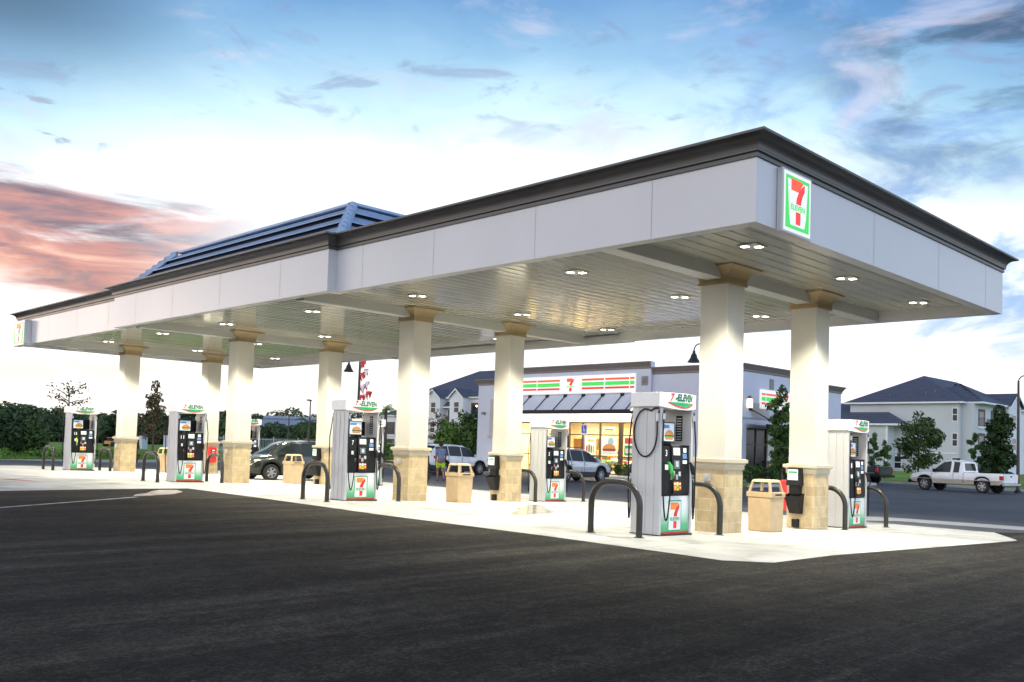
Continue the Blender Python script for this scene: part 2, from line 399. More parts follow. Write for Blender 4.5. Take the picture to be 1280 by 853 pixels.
sheet('drain_strip', [(11.6, 5.6), (11.2, 4.4), (12.9, 3.2), (13.2, .1), (15, -12), (16.4, -12), (14.6, .5), (14.1, 4.2)], .004, conc_walk, 'pale concrete drainage strip crossing the lot', 'pavement')
line_m = mat('road paint', (.45, .44, .42), .7, var=.35, scale=6, coords='World')
sheet('painted_line', [(-9.2, 10.45), (-9.1, 10.38), (-2.5, 14.66), (-2.58, 14.78)], .004, line_m, 'thin worn white line painted on the dark asphalt', 'line')
patch_m = mat('painted glare', (.42, .36, .32), .6, var=.6, scale=5, coords='World')  # pale colour stands in for a spot of glare on the asphalt
sheet('glare_patch', [(-2.5, 15.0), (-1.9, 15.2), (-1.2, 15.6), (-.6, 16.4), (-.35, 17.3), (-.8, 17.35), (-1.2, 16.9), (-1.7, 16.1), (-2.2, 15.6)], .006, patch_m, 'pale patch of painted glare on asphalt at the pad edge', 'patch')
sheet('painted_mark', [(-3.0, 23.6), (-2.8, 23.0), (-2.45, 22.1), (-2.25, 22.0), (-2.5, 22.8), (-2.6, 23.5)], .009, mat('red ground paint', (.55, .06, .04), .7, var=.4, scale=9), 'red utility paint mark on the concrete', 'mark')
wet = mat('wet concrete', (.33, .31, .26), .16, var=.3, scale=2, coords='World')
def blob(cx, cy, rx, ry, rot, n=26, seed=1, jag=.25):
    r = random.Random(seed); pts = []
    ph = [r.uniform(0, 6.28) for _ in range(4)]
    for i in range(n):
        a = 2 * pi * i / n; k = 1 + jag * sum(sin(a * (j + 2) + ph[j]) / (j + 1.5) for j in range(4))
        x, y = rx * k * cos(a), ry * k * sin(a)
        pts.append((cx + x * cos(rot) - y * sin(rot), cy + x * sin(rot) + y * cos(rot)))
    return pts
sheet('puddle', blob(4.8, 8.8, 1.9, .55, .72, n=60, seed=4, jag=.42), .009, wet, 'shallow wet patch on the concrete by the second bin', 'puddle')
# lawn on the far left with a kerb
LAWN_Y = 47.5
def slab(name, poly, z0, z1, m, label, cat):
    b = MB(); n = len(poly)
    b.add([(x, y, z0) for x, y in poly] + [(x, y, z1) for x, y in poly], [tuple(range(n, 2 * n))] + [(i, (i + 1) % n, n + (i + 1) % n, n + i) for i in range(n)], m)
    return structure(b.build(name), label, cat)
slab('kerb', [(-60, 30.6), (-12, 41.5), (3.2, 45.1), (8, 46.6), (17.6, 49.7), (30, 53), (30, 53.3), (17.5, 50.0), (7.9, 46.9), (3.1, 45.4), (-12, 41.8), (-60, 30.9)], -.3, .06, conc_walk, 'pale kerb along the far lawn on the left', 'kerb')
slab('lawn', [(-60, 30.9), (-12, 41.8), (3.1, 45.4), (7.9, 46.9), (17.5, 50), (30, 53.3), (75, 64), (75, 140), (-160, 140), (-160, 20)], -.3, .04, lawn_m, 'open green lawn beyond the lot on the left', 'lawn')
slab('kerb', [(29.2, 17.0), (43.6, 17.0), (44.6, 17.8), (44.6, 19.3), (44.3, 19.3), (44.3, 18.0), (43.5, 17.3), (29.2, 17.3)], -.3, .05, conc_walk, 'pale kerb around the side parking by the shop', 'kerb')
slab('kerb', [(50.2, 30), (49.6, 17.8), (45.2, 7.4), (36, -12), (36.3, -12.1), (45.5, 7.3), (49.9, 17.7), (50.5, 30)], -.3, .05, conc_walk, 'pale kerb behind the two pickups', 'kerb')
slab('lawn', [(50.5, 30), (49.9, 17.7), (45.5, 7.3), (36.3, -12.1), (60, -40), (150, -20), (150, 60), (60, 60), (50.5, 40)], -.3, .03, lawn_m, 'green lawn between the side kerb and the apartments', 'lawn')
slab('lawn', [(29.5, 17.3), (43.5, 17.3), (44.3, 18.0), (44.3, 19.3), (29.5, 19.3)], -.3, .035, lawn_m, 'narrow strip of lawn beside the side wall of the shop', 'lawn')
slab('walkway', [(29.2, 19.3), (44.6, 19.3), (44.6, 42), (29.2, 42)], -.3, .02, conc_walk, 'pale concrete walkway in front of the shop', 'walkway')

# ------------------------------------------------------------------ canopy
W, L, H, ZT, CT = 10.78, 32.67, 4.90, 5.85, 6.168
B0, B1, BD = 10.58, 22.55, .24
loop = [(0, 0), (W, 0), (W, B0), (W + BD, B0), (W + BD, B1), (W, B1), (W, L), (0, L), (0, B1), (-BD, B1), (-BD, B0), (0, B0)]
canopy = thing('fuel_canopy', 'long flat fuel canopy with pale fascia, dark cornice and blue tiled roof section', 'canopy', (0, 0, 0))
b = MB(); b.sweep(loop, [(-.22, H + .25), (-.22, H), (0, H), (0, ZT), (-.1, ZT)], fascia_m)
# narrow seams between the fascia panels, let in as dark strips 2 mm proud
P_left = Plane((0, 0, 0), (0, -1, 0), (-1, 0, 0)); P_right = Plane((0, 0, 0), (1, 0, 0), (0, -1, 0))
for y in (1.85, 4.4, 7.2, 9.6): P_left.rect(b, -y - .006, -y + .006, H + .004, ZT - .004, seam_m, .002)
for y in (23.6, 26.4, 29.2, 31.4): P_left.rect(b, -y - .006, -y + .006, H + .004, ZT - .004, seam_m, .002)
for y in (12.6, 15.6, 18.4, 20.9): P_left.rect(b, -y - .006, -y + .006, H + .004, ZT - .004, seam_m, BD + .002)
for x in (3.97, 6.96, 9.66): P_right.rect(b, x - .006, x + .006, H + .004, ZT - .004, seam_m, .002)
b.build('fascia', canopy)
b = MB()
cove = [(.06 + .19 * (1 - cos(t)), 5.965 + .165 * sin(t)) for t in [i * pi / 2 / 7 for i in range(8)]]
b.sweep(loop, [(.002, ZT), (.03, ZT), (.03, 5.90), (.018, 5.905), (.018, 5.915), (.055, 5.93), (.055, 5.965)] + cove + [(.262, 6.132), (.262, CT), (.24, CT + .005), (-.3, CT - .06)], cornice_m)
b.build('cornice', canopy, smooth=True, auto=28)
b = MB(); b.poly([(x, y, 6.05) for x, y in [(.3, .3), (W - .3, .3), (W - .3, L - .3), (.3, L - .3)]], mat('roof membrane', (.30, .30, .30), .8)); b.build('roof_deck', canopy)
# ceiling of long planks, each a shallow bowed pan
CE = H + .25
ceil_m = mat('ceiling pan', (.66, .635, .53), .12, var=.04, scale=1.2, coords='World', bump=.05, bscale=1.3, spec=1.0, coat=.7)
groove_m = mat('ceiling groove', (.22, .22, .20), .6)
b = MB(); y = .22
while y < L - .25:
    y1 = min(y + .305, L - .22); w = y1 - y; jit = random.uniform(-.004, .004)
    prof = [(0, 0), (.012, .0), (.020, -.018), (w * .5, -.018 - .004 + jit * .5), (w - .020, -.018 + jit * .3), (w - .012, 0), (w, 0)]
    pts = [(q, CE + .018 + h) for q, h in prof]
    n = len(pts)
    nx = 5; vs = []
    for i in range(nx):
        x = lerp(.2, W - .2, i / (nx - 1)); wob = random.uniform(-.003, .003)
        vs += [(x, y + q, z + (wob if 0 < k < n - 1 else 0)) for k, (q, z) in enumerate(pts)]
    fs = [(i * n + k, i * n + k + 1, (i + 1) * n + k + 1, (i + 1) * n + k) for i in range(nx - 1) for k in range(n - 1)]
    b.add(vs, fs, ceil_m); y = y1
b.build('ceiling', canopy, smooth=True, auto=20, recalc=False)
NX, FX = 3.805, 7.395
CY = [2.92, 12.42, 21.78, 31.01]
beam_m = mat('soffit beam', (.55, .56, .54), .35, var=.03, scale=1, coords='World')
for cy in CY:
    b = MB(); b.box(.222, W - .222, cy - .17, cy + .17, H + .005, CE + .02, beam_m); b.build('soffit_beam', canopy, bevel=.006)
# mansard of stepped metal tiles
rl = [(0, B0 + .02), (W, B0 + .02), (W, B1 - .02), (0, B1 - .02)]
b = MB(); n = 4
gap_shade = mat('tile gap shade', (.012, .018, .035), .7, var=.1, spec=.1)  # near-black colour paints the shadow gap under each tile course
for i in range(n):
    d0, d1 = 1.2 * i / n, 1.2 * (i + 1) / n; z0, z1 = 6.06 + 1.30 * i / n, 6.06 + 1.30 * (i + 1) / n
    b.sweep(rl, [(-d0 - .06, z0 - .055), (-d0 - .06, z0 + .03), (-d0 + .03, z0 + .02)], gap_shade)
    b.sweep(rl, [(-d0 + .03, z0 + .02), (-d0 + .03, z0 + .036), (-d1 - .055, z1 - .045)], roof_blue)
b.sweep(rl, [(-1.26, 7.34), (-1.18, 7.36), (-1.18, 7.42), (-1.30, 7.44)], roof_blue)
t = 1.24
b.poly([(t, B0 + .02 + t, 7.43), (W - t, B0 + .02 + t, 7.43), (W - t, B1 - .02 - t, 7.43), (t, B1 - .02 - t, 7.43)], roof_blue)
mr = b.build('mansard_roof', canopy)
for sgn, cx, cyy in ((1, 0, B0 + .02), (1, 0, B1 - .02), (-1, W, B0 + .02), (-1, W, B1 - .02)):
    sy = 1 if cyy < 15 else -1; b = MB()
    for i in range(9):
        f0, f1 = i / 9, (i + 1.15) / 9
        d0, d1 = 1.2 * f0 - .03, 1.2 * min(1, f1) - .03; z0, z1 = 6.06 + 1.30 * f0 + .06, 6.06 + 1.30 * min(1, f1) + .035
        p0 = Vector((cx + sgn * d0, cyy + sy * d0, z0)); p1 = Vector((cx + sgn * d1, cyy + sy * d1, z1))
        a = Vector((sgn, -sy, 0)).normalized() * .13; up = Vector((0, 0, .10)); lo = Vector((0, 0, -.16))
        b.add([p0 - a + lo, p0 - a * .8, p0 + up, p0 + a * .8, p0 + a + lo, p1 - a + lo, p1 - a * .8, p1 + up * .3, p1 + a * .8, p1 + a + lo], [(0, 1, 6, 5), (1, 2, 7, 6), (2, 3, 8, 7), (3, 4, 9, 8), (0, 4, 3, 2, 1), (5, 6, 7, 8, 9)], roof_blue)
    b.build('hip_cap', mr)
# recessed lights
LX = [2.28, 5.92, 9.55]; LY = [1.4, 5.4, 10.5, 15.1, 20.0, 24.6, 29.4, 31.95]
ldat = bpy.data.lights.new('canopy_lamp', 'SPOT'); ldat.energy = 1000; ldat.color = (1, .945, .77); ldat.spot_size = radians(124); ldat.spot_blend = .35; ldat.shadow_soft_size = .16
row_n = ['fascia side', 'middle row', 'shop side']
bay_n = ['at the corner-sign end', 'just past the first column pair', 'just before the second column pair', 'just past the second column pair', 'just before the third column pair', 'just past the third column pair', 'just before the last column pair', 'at the far end']
proto = None
for j, y in enumerate(LY):
    for i, x in enumerate(LX):
        lab = 'recessed square canopy light %s, %s' % (bay_n[j], row_n[i])
        if proto is None:
            proto = thing('recessed_light', lab, 'light', (x, y, CE - .005), 0, 'recessed lights in the canopy ceiling')
            b = MB(); b.box(-.19, .19, -.19, .19, -.025, 0, mat('light trim', (.5, .49, .45), .4)); b.build('trim_plate', proto, bevel=.008)
            for sx in (-.085, .085):
                for sy in (-.085, .085):
                    if (sx > 0) == (sy > 0): continue
                    b = MB(); b.box(sx - .055, sx + .055, sy - .055, sy + .055, -.030, -.0255, lens_m); b.build('lens', proto)
            lo = bpy.data.objects.new('lamp', ldat); COL.objects.link(lo); lo.parent = proto; lo.location = (0, 0, -.09)
        else: place_copy(proto, (x, y, CE - .005), None, lab)

# ------------------------------------------------------------------ columns
isl = ['nearest island by the corner sign', 'second island, level with the near end of the blue tiled roof', 'third island, level with the far end of the blue tiled roof', 'farthest island at the left']
cap_prof = [(.30, 0), (.345, 0), (.345, .05), (.325, .055), (.33, .07)] + [(.335 + .20 * (1 - cos(t)), .075 + .235 * sin(t)) for t in [i * pi / 2 / 6 for i in range(7)]] + [(.545, .315), (.545, .345), (.3, .345)]
def make_column(label, loc):
    t = thing('canopy_column', label, 'column', loc, 0, 'columns under the canopy')
    b = MB(); b.box(-.305, .305, -.305, .305, 1.4, H - .05 - loc[2], stucco); b.build('shaft', t, bevel=.012)
    b = MB(); b.box(-.325, .325, -.325, .325, -.02, 1.22, stone); sb = b.build('stone_base', t, bevel=.008)
    b = MB(); sq = [(-.325, -.325), (.325, -.325), (.325, .325), (-.325, .325)]
    b.sweep(sq, [(-.03, 1.20), (.02, 1.21), (.02, 1.30), (.03, 1.315), (.07, 1.345), (.07, 1.41), (-.03, 1.425)], stone_cap); b.build('cap_course', sb)
    b = MB(); sq = [(-.0, -.0), (.0, -.0)]
    z0 = H - .10 - loc[2]
    q = [(-.01, -.01), (.01, -.01), (.01, .01), (-.01, .01)]
    b.sweep(q, [(o - .01, z0 + z) for o, z in cap_prof], cap_m)
    b.build('capital', t)
    return t
boxes = mat('grey junction box', (.42, .42, .40), .4)
for k, cy in enumerate(CY):
    for s, cx in ((0, NX), (1, FX)):
        if s == 0: lab = ['cream stucco column with stone base beside the dispenser with the looped hose', 'cream column with stone base just right of dispenser number 7', 'cream column with stone base just left of the dark car', 'farthest-left cream column with stone base, by the far bin'][k]
        else: lab = ['cream column with a black towel dispenser and red cabinet, right of the nearest bin', 'cream column with a black towel dispenser, right of the second bin', 'cream column with a black towel dispenser, standing before the dark car', 'cream column carrying a red extinguisher cabinet on its near face'][k]
        c = make_column(lab, (cx, cy, gz(cx)))
        if s == 0:
            b = MB(); b.box(-.365, -.328, -.02, .13, .98, 1.12, boxes); b.box(-.372, -.366, .015, .095, 1.01, 1.09, steel); b.build('junction_box', c, bevel=.005)

# ------------------------------------------------------------------ logo
def logo7(mb, pl, u, v, w, h, R, O, G, n=.006, fill=None, border=None):
    """the numeral 7 with the word ELEVEN across it, (u,v) = lower centre"""
    f = lambda pts: [(u + a * w, v + c * h) for a, c in pts]
    pl.poly(mb, f([(-.50, 1.0), (.16, 1.0), (.40, .97), (.26, .88), (.17, .80), (.10, .735), (-.50, .735)]), O, n)
    arc0 = [(.50, .96), (.50, .80), (.36, .68), (.27, .56), (.24, .46)]
    arc1 = [(-.13, .46), (-.09, .58), (0.02, .70), (.16, .80), (.32, .89)]
    pl.poly(mb, f(arc0 + arc1), R, n)
    pl.poly(mb, f([(-.14, 0), (.20, 0), (.22, .28), (-.14, .28)]), R, n)
    pl.text(mb, 'ELEVEN', u, v + .305 * h, w * 1.04, h * .13, G, n + .001, 0, .03)
def shield(pl, mb, u, v, w, h, G, Wm, n=.004):
    """green outline panel, wider at the top, white inside"""
    pl.poly(mb, [(u - w * .5, v + h), (u - w * .42, v), (u + w * .42, v), (u + w * .5, v + h)], Wm, n)

# canopy signs
def canopy_sign(label, o, U, N, w, h, d, gw=.05):
    t = thing('canopy_sign', label, 'sign', o)
    pl = Plane((0, 0, 0), U, N)
    b = MB(); pl.solid(b, -w / 2, w / 2, 0, h, .004, d, grey_panel); cab = b.build('cabinet', t, bevel=.012)
    b = MB(); g = .035
    pl.rect(b, -w / 2 + g, w / 2 - g, g, h - g, white_lit, d + .003)
    pl.ring(b, -w / 2 + .10, w / 2 - .10, .08, h - .10, .001, white_lit, d + .004)
    i0, i1 = -w / 2 + .085, w / 2 - .085
    pl.rect(b, i0, i1, .085, h - .085, green_lit, d + .005)
    pl.poly(b, [(i0 + gw, h - .14), (i0 + gw + .06, .30), (i0 + gw + .10, .14), (i1 - gw - .10, .14), (i1 - gw - .05, .30), (i1 - gw, h - .14)], white_lit, d + .007)
    f = b.build('sign_face', t)
    b = MB(); logo7(b, pl, .0, .17, w * .46, h * .70, red_lit, orange_lit, green_lit, d + .010); b.build('emblem', f)
    b = MB()
    for dv in (.08, h - .12): pl.solid(b, -w / 2 - .0, -w / 2 + .05, dv, dv + .04, d * .4, d * .4 + .001, black)
    return t
canopy_sign('lit square sign with red numeral seven at the near canopy corner', (1.03, 0, 4.86), (1, 0, 0), (0, -1, 0), .90, .97, .10)
canopy_sign('lit sign with red numeral seven at the far left end of the fascia', (0, 31.65, 4.83), (0, -1, 0), (-1, 0, 0), 1.25, .97, .26, .13)

# ------------------------------------------------------------------ fuel dispensers
def nozzle(b, p, d, body, m2):
    """p: holster point, d: outward dir (y sign)"""
    x, y, z = p
    b.tube([(x, y + d * .02, z + .16), (x, y + d * .05, z + .17), (x, y + d * .09, z + .09), (x, y + d * .11, z - .04)], [.016, .02, .04, .032], body, 8)
    b.tube([(x, y + d * .11, z - .04), (x, y + d * .10, z - .13)], [.022, .02], m2, 8)
    b.tube([(x, y + d * .10, z + .05), (x, y + d * .155, z + .0), (x, y + d * .15, z - .09), (x, y + d * .11, z - .11)], .011, body, 6)
def hang(p, q, sag, n=12, out=(0, 0, 0)):
    pts = []
    for i in range(n + 1):
        t = i / n; k = sin(pi * t)
        w = k ** .75 if k > 0 else 0
        pts.append((lerp(p[0], q[0], t) + out[0] * w, lerp(p[1], q[1], t) + out[1] * w, lerp(p[2], q[2], t) - sag * w + out[2] * w))
    return pts
def make_pump(label, loc, num):
    t = thing('fuel_dispenser', label, 'fuel pump', loc, 0, 'fuel dispensers on the pad'); t.scale = (1.06, 1, 1)
    ZH = 2.26
    for s in (-1, 1):
        b = MB(); x0, x1 = sorted((s * .465, s * .405))
        b.box(x0, x1, -.31, .31, .03, ZH, grey_panel)
        for yy in (-.19, -.01, .17):
            b.box(*sorted((s * .464, s * .476)), yy, yy + .055, .03, ZH - .05, grey_panel)
        b.build('side_pillar', t, bevel=.012)
    b = MB(); b.box(-.475, .475, -.322, .322, -.02, .028, dark_metal); b.build('plinth', t)
    b = MB(); b.box(-.404, .404, -.285, .285, .029, .70, white_p); cab = b.build('base_cabinet', t, bevel=.006)
    faces = [Plane((0, -.285, 0), (1, 0, 0), (0, -1, 0)), Plane((0, .285, 0), (-1, 0, 0), (0, 1, 0))]
    for pl in faces:
        b = MB(); pl.rect(b, -.40, .40, .03, .69, graphic, .004)
        pl.rect(b, -.19, .19, .085, .625, green_p, .006); pl.rect(b, -.17, .17, .105, .605, white_p, .008)
        logo7(b, pl, 0, .13, .25, .45, red_p, orange_p, green_p, .010); b.build('printed_panel', cab)
    b = MB(); b.box(-.404, .404, -.27, .27, .70, 1.60, black)
    for sy in (-1, 1):
        # three upright modules with the middle one leaning forward
        for (u0, u1, pr0, pr1) in ((-.40, -.145, .03, .0), (-.13, .14, .075, .02), (.155, .40, .03, .0)):
            y0 = sy * .27; vs = [(u0, y0, .72), (u1, y0, .72), (u1, y0, 1.60), (u0, y0, 1.60), (u0, y0 + sy * pr0, .74), (u1, y0 + sy * pr0, .74), (u1, y0 + sy * pr1, 1.58), (u0, y0 + sy * pr1, 1.58)]
            b.add(vs, [(4, 5, 6, 7), (0, 1, 5, 4), (1, 2, 6, 5), (2, 3, 7, 6), (3, 0, 4, 7)], black)
    b.box(-.09, .10, -.10, .10, 1.60, 1.66, black)
    head = b.build('head', t, bevel=.006)
    for k, (sy, U) in enumerate(((-1, 1), (1, -1))):
        pl = Plane((0, sy * .27, 0), (U, 0, 0), (0, sy, 0))
        e = lambda z, a=.075, c=.02: a + (c - a) * (z - .74) / .84
        def sc(u0, u1, z0, z1, m, side=False):
            a, c = (.03, .0) if side else (.075, .02)
            n0, n1 = e(z0, a, c) + .004, e(z1, a, c) + .004
            return [pl.p(u0, z0, n0), pl.p(u1, z0, n0), pl.p(u1, z1, n1), pl.p(u0, z1, n1)], m
        b = MB(); b.poly(*sc(-0.087, 0.101, 1.42, 1.55, screen_w)); b.build('price_display', head)
        b = MB(); b.poly(*sc(-0.074, 0.080, 1.18, 1.33, mat('card panel', (.10, .13, .15), .3))); b.poly(*sc(-0.027, 0.047, 1.215, 1.31, screen_w))
        b.poly(*sc(-0.094, -0.060, 1.06, 1.14, mat('pink sticker', (.5, .2, .25), .4))); b.poly(*sc(0.040, 0.101, 1.05, 1.13, mat('pale sticker', (.5, .52, .5), .4)))
        b.poly(*sc(-0.040, 0.020, .99, 1.08, steel)); b.build('card_reader', head)
        for q, mm in enumerate((orange_p, yellow_p, red_p)):
            b = MB(); u = -.105 + q * .072
            b.poly(*sc(u, u + .062, .80, .95, mm)); pts, m_ = sc(u + .010, u + .052, .80 + .03, .80 + .07, yellow_p if q != 1 else bright_g)
            b.poly([p_ + pl.N * .003 for p_ in pts], m_); pts, m_ = sc(u + .010, u + .052, .90, .93, screen_w); b.poly([p_ + pl.N * .003 for p_ in pts], m_)
            b.build('grade_button', head)
        for u0_, u1_, z0_, z1_, m_ in ((-.30, -.21, 1.16, 1.25, screen_w), (.21, .33, 1.36, 1.45, mat('blue sticker', (.12, .22, .45), .4)), (.21, .33, 1.27, 1.33, screen_w), (.23, .32, 1.47, 1.55, screen_w)):
            b = MB(); b.poly(*sc(u0_, u1_, z0_, z1_, m_, True)); b.build('sticker', head)
        b = MB(); pl.text(b, num[k], -.27, 1.40, .05, .11, screen_w, .018, 0, .01); b.build('pump_number', head)
        # topper screen
        b = MB(); u0, u1 = (-.375, .0)
        pl.solid(b, u0, u1, 1.64, 2.0, -.10, -.02, black); top = b.build('advert_screen', t, bevel=.006)
        b = MB(); pl.rect(b, u0 + .02, u1 - .02, 1.665, 1.98, mat('advert backing', (.55, .62, .70), .3, emit=(.6, .7, .8), estr=.15), -.017)
        pl.rect(b, u0 + .03, u1 - .16, 1.89, 1.95, mat('blue sticker', (.12, .22, .45), .4), -.015)
        bun = mat('bun print', (.50, .20, .05), .4); c_ = (u0 + u1) / 2 + .03
        pl.poly(b, [(c_ + .125 * cos(a), 1.775 + .085 * sin(a)) for a in [pi * i / 8 for i in range(9)]], bun, -.015)
        pl.rect(b, c_ - .13, c_ + .13, 1.745, 1.772, mat('patty print', (.10, .03, .015), .4), -.015); pl.rect(b, c_ - .135, c_ + .135, 1.733, 1.747, bright_g, -.0145)
        pl.poly(b, [(c_ - .125, 1.733), (c_ - .10, 1.69), (c_ + .10, 1.69), (c_ + .125, 1.733)], bun, -.015)
        b.build('advert', top)
        # nozzles and hoses
        for u, body in ((-.25, bright_g), (.37, black)):
            b = MB(); nozzle(b, (U * u, sy * (.285), 1.12), sy, body, steel); b.build('nozzle', t, smooth=True)
            b = MB()
            a = (U * u, sy * .385, .98); o_ = U * (u + (.15 if u > 0 else -.165))
            b.tube(hang(a, (o_, sy * .33, 1.02), .72, 14), .013, black, 7)
            b.tube([(o_, sy * .33, 1.02), (o_ + U * .01 * (1 if u > 0 else -1), sy * .325, 1.6), (U * (.44 if u > 0 else -.42), sy * .335, 2.2)], .013, black, 7)
            b.tube([(U * (.44 if u > 0 else -.42), sy * .335, 2.14), (U * (.44 if u > 0 else -.42), sy * .335, 2.04)], .026, steel, 8)
            b.build('hose', t, smooth=True)
    b = MB()
    def arc(y0, bulge, s): return [(-.53 + 1.06 * i / 12, s * (y0 + bulge * sin(pi * i / 12))) for i in range(13)]
    ring = arc(.31, .12, -1) + arc(.31, .12, 1)[::-1]
    n = len(ring)
    low = [ZH - .0 - (.045 * sin(pi * i / 12)) for i in range(13)]; low = low + low[::-1]
    vs = [(x, y, low[i]) for i, (x, y) in enumerate(ring)] + [(x, y, ZH + .25) for x, y in ring]
    b.add(vs, [tuple(range(n))[::-1], tuple(range(n, 2 * n))] + [(i, (i + 1) % n, n + (i + 1) % n, n + i) for i in range(n)], white_p)
    hd = b.build('header', t, bevel=.008)
    for s in (-1, 1):
        b = MB()
        def cur(u):
            i = (u + .53) / 1.06; return s * (.31 + .12 * sin(pi * clamp(i, 0, 1)) + .005)
        N_ = 16
        for (za, zb, mm, off) in ((.024, .085, green_p, 0), (.0, .024, red_p, .0)):
            for i in range(N_):
                ua, ub = -.37 + .74 * i / N_, -.37 + .74 * (i + 1) / N_
                def zz(u, top):
                    k = max(0, 1 - (u / .38) ** 2); lowc = ZH + .085 - .098 * k
                    return min(lowc + (zb if top else za), ZH + .086) if not (top and zb > .05) else ZH + .088
                b.add([(ua, cur(ua) + s * off, zz(ua, 0)), (ub, cur(ub) + s * off, zz(ub, 0)), (ub, cur(ub) + s * off, zz(ub, 1)), (ua, cur(ua) + s * off, zz(ua, 1))], [(0, 1, 2, 3)], mm)
        for tx, m_, uc, w_ in (('7', red_p, -.27, .085), ('-ELEVEN', dark_green, .05, .53)):
            vs, fs = text_geo(tx, .18, .035)
            pts = []
            for a_, c_ in vs:
                u = uc + a_ * w_; u_ = u if s < 0 else -u
                pts.append((u_, cur(u_) + s * .003, ZH + .112 + c_ * .128))
            b.add(pts, fs, m_)
        b.build('header_graphic', hd, recalc=False)
    # instruction sticker on the inner side of the right pillar
    b = MB(); pl = Plane((.404, 0, 0), (0, -1, 0), (-1, 0, 0)); pl.rect(b, -.02, .12, 1.68, 2.14, black, .003)
    for i in range(9): pl.rect(b, .0, .10, 1.70 + i * .047, 1.72 + i * .047, mat('pale sticker', (.5, .52, .5), .4), .005)
    b.build('instruction_label', t)
    return t
PX = {0: 2.005, 1: 9.225}
pump_labels = {(0, 0): 'fuel dispenser with a long black hose looped on its side, nearest the camera', (0, 1): 'fuel dispenser numbered 7, left of the second near-side column', (0, 2): 'fuel dispenser before the red extinguisher cabinet, left of the third near-side column', (0, 3): 'fuel dispenser farthest to the left, standing alone before the lawn',
               (1, 0): 'fuel dispenser at the right end of the nearest island, partly behind a column', (1, 1): 'fuel dispenser in front of the shop windows and the parked silver crossover', (1, 2): 'fuel dispenser mostly hidden behind the dispenser numbered 7', (1, 3): 'fuel dispenser mostly hidden behind the third near-side column'}
nums = {(0, 0): ('3', '4'), (0, 1): ('7', '8'), (0, 2): ('11', '12'), (0, 3): ('15', '16'), (1, 0): ('1', '2'), (1, 1): ('5', '6'), (1, 2): ('9', '10'), (1, 3): ('13', '14')}
pump0 = None; alt = None
for k in range(4):
    for s in (0, 1):
        loc = (PX[s] - (.07 if (s, k) == (0, 0) else 0), CY[k], gz(PX[s]))
        if pump0 is None: pump0 = make_pump(pump_labels[(s, k)], loc, ('3', '4')); firstp = pump0
        else:
            c = place_copy(firstp, loc, None, pump_labels[(s, k)])
            nz = [ch for ch in c.children if ch.name.startswith('nozzle')]
            for ch in nz:
                if any(m.name == 'bright green nozzle' for m in ch.data.materials):
                    if alt is None or (s, k) == (0, 3):
                        dd = ch.data.copy()
                        for mi_, m in enumerate(dd.materials):
                            if m.name == 'bright green nozzle': dd.materials[mi_] = black if (s, k) != (0, 3) else mat('yellow green nozzle', (.35, .45, .05), .4)
                        if (s, k) != (0, 3): alt = dd
                    else: dd = alt
                    ch.data = dd
            q = 0
            for ch in c.children:
                for g_ in ch.children:
                    if g_.name.startswith('pump_number'):
                        sy, U = ((-1, 1), (1, -1))[q]; pl = Plane((0, sy * .27, 0), (U, 0, 0), (0, sy, 0))
                        b = MB(); tx = nums[(s, k)][q]; pl.text(b, tx, -.27, 1.40, .05 if len(tx) < 2 else .10, .11, screen_w, .018, 0, .01)
                        tmp = b.build('pump_number'); g_.data = tmp.data; bpy.data.objects.remove(tmp); q += 1
# the nearest dispenser carries one long hose looped over its side panel
b = MB(); pts = []
for i in range(29):
    a = radians(80) + 2 * pi * .93 * i / 28
    pts.append((-.495, -.06 - .235 * sin(a - pi / 2) * .98 + .0, 1.83 + .40 * sin(a)))
pts = [(-.49, -.27, 2.23), (-.495, -.20, 2.235)] + [(-.495, .02 + .24 * cos(a), 1.82 + .42 * sin(a)) for a in [radians(125) + radians(0) + (radians(290)) * i / 24 for i in range(25)]][0:0] + \
      [(-.495, .0 + .25 * sin(a), 1.80 + .42 * cos(a)) for a in [radians(-25) + radians(300) * i / 24 for i in range(25)]] + [(-.49, -.24, 2.05), (-.47, -.27, 2.2)]
b.tube(pts, .014, black, 7); b.build('hose', pump0, smooth=True)
b = MB(); b.tube([(-.49, -.255, 2.14), (-.49, -.25, 2.0)], .028, steel, 8); b.build('hose_coupling', pump0, smooth=True)

# ------------------------------------------------------------------ hoop guards
def make_hoop(label, loc):
    w, h, r = .53, .97, .055
    pts = [(0, -w, -.02), (0, -w, h - .42)] + [(0, -w * cos(a) if True else 0, h - .42 + .42 * sin(a)) for a in [pi * i / 16 for i in range(1, 16)]] + [(0, w, h - .42), (0, w, -.02)]
    # squarer shoulders
    pts = [(0, -w, -.02), (0, -w, .52)] + [(0, -w + .40 * (1 - cos(a)), .52 + .40 * sin(a)) for a in [pi / 2 * i / 8 for i in range(1, 9)]] + [(0, w - .40 * (1 - sin(a)), .52 + .40 * cos(a)) for a in [pi / 2 * i / 8 for i in range(0, 9)]] + [(0, w, -.02)]
    b = MB(); b.tube(pts, r, dark_metal, 12)
    for q in (-w, w): b.lathe([(.0001, .014), (.085, .014), (.09, .008), (.09, -.02)], dark_metal, (0, q, 0), 'z', 14)
    o = b.build('hoop_guard', None, smooth=True, loc=loc)
    return tag(o, label, 'bollard', 'dark steel hoop guards around the dispensers')
isl_w = ['nearest dispenser with the looped hose', 'dispenser numbered 7', 'third near-side dispenser', 'farthest left dispenser']
isl_f = ['right-end dispenser of the nearest island', 'dispenser before the shop windows', 'dispenser hidden behind number 7', 'dispenser hidden behind the third column']
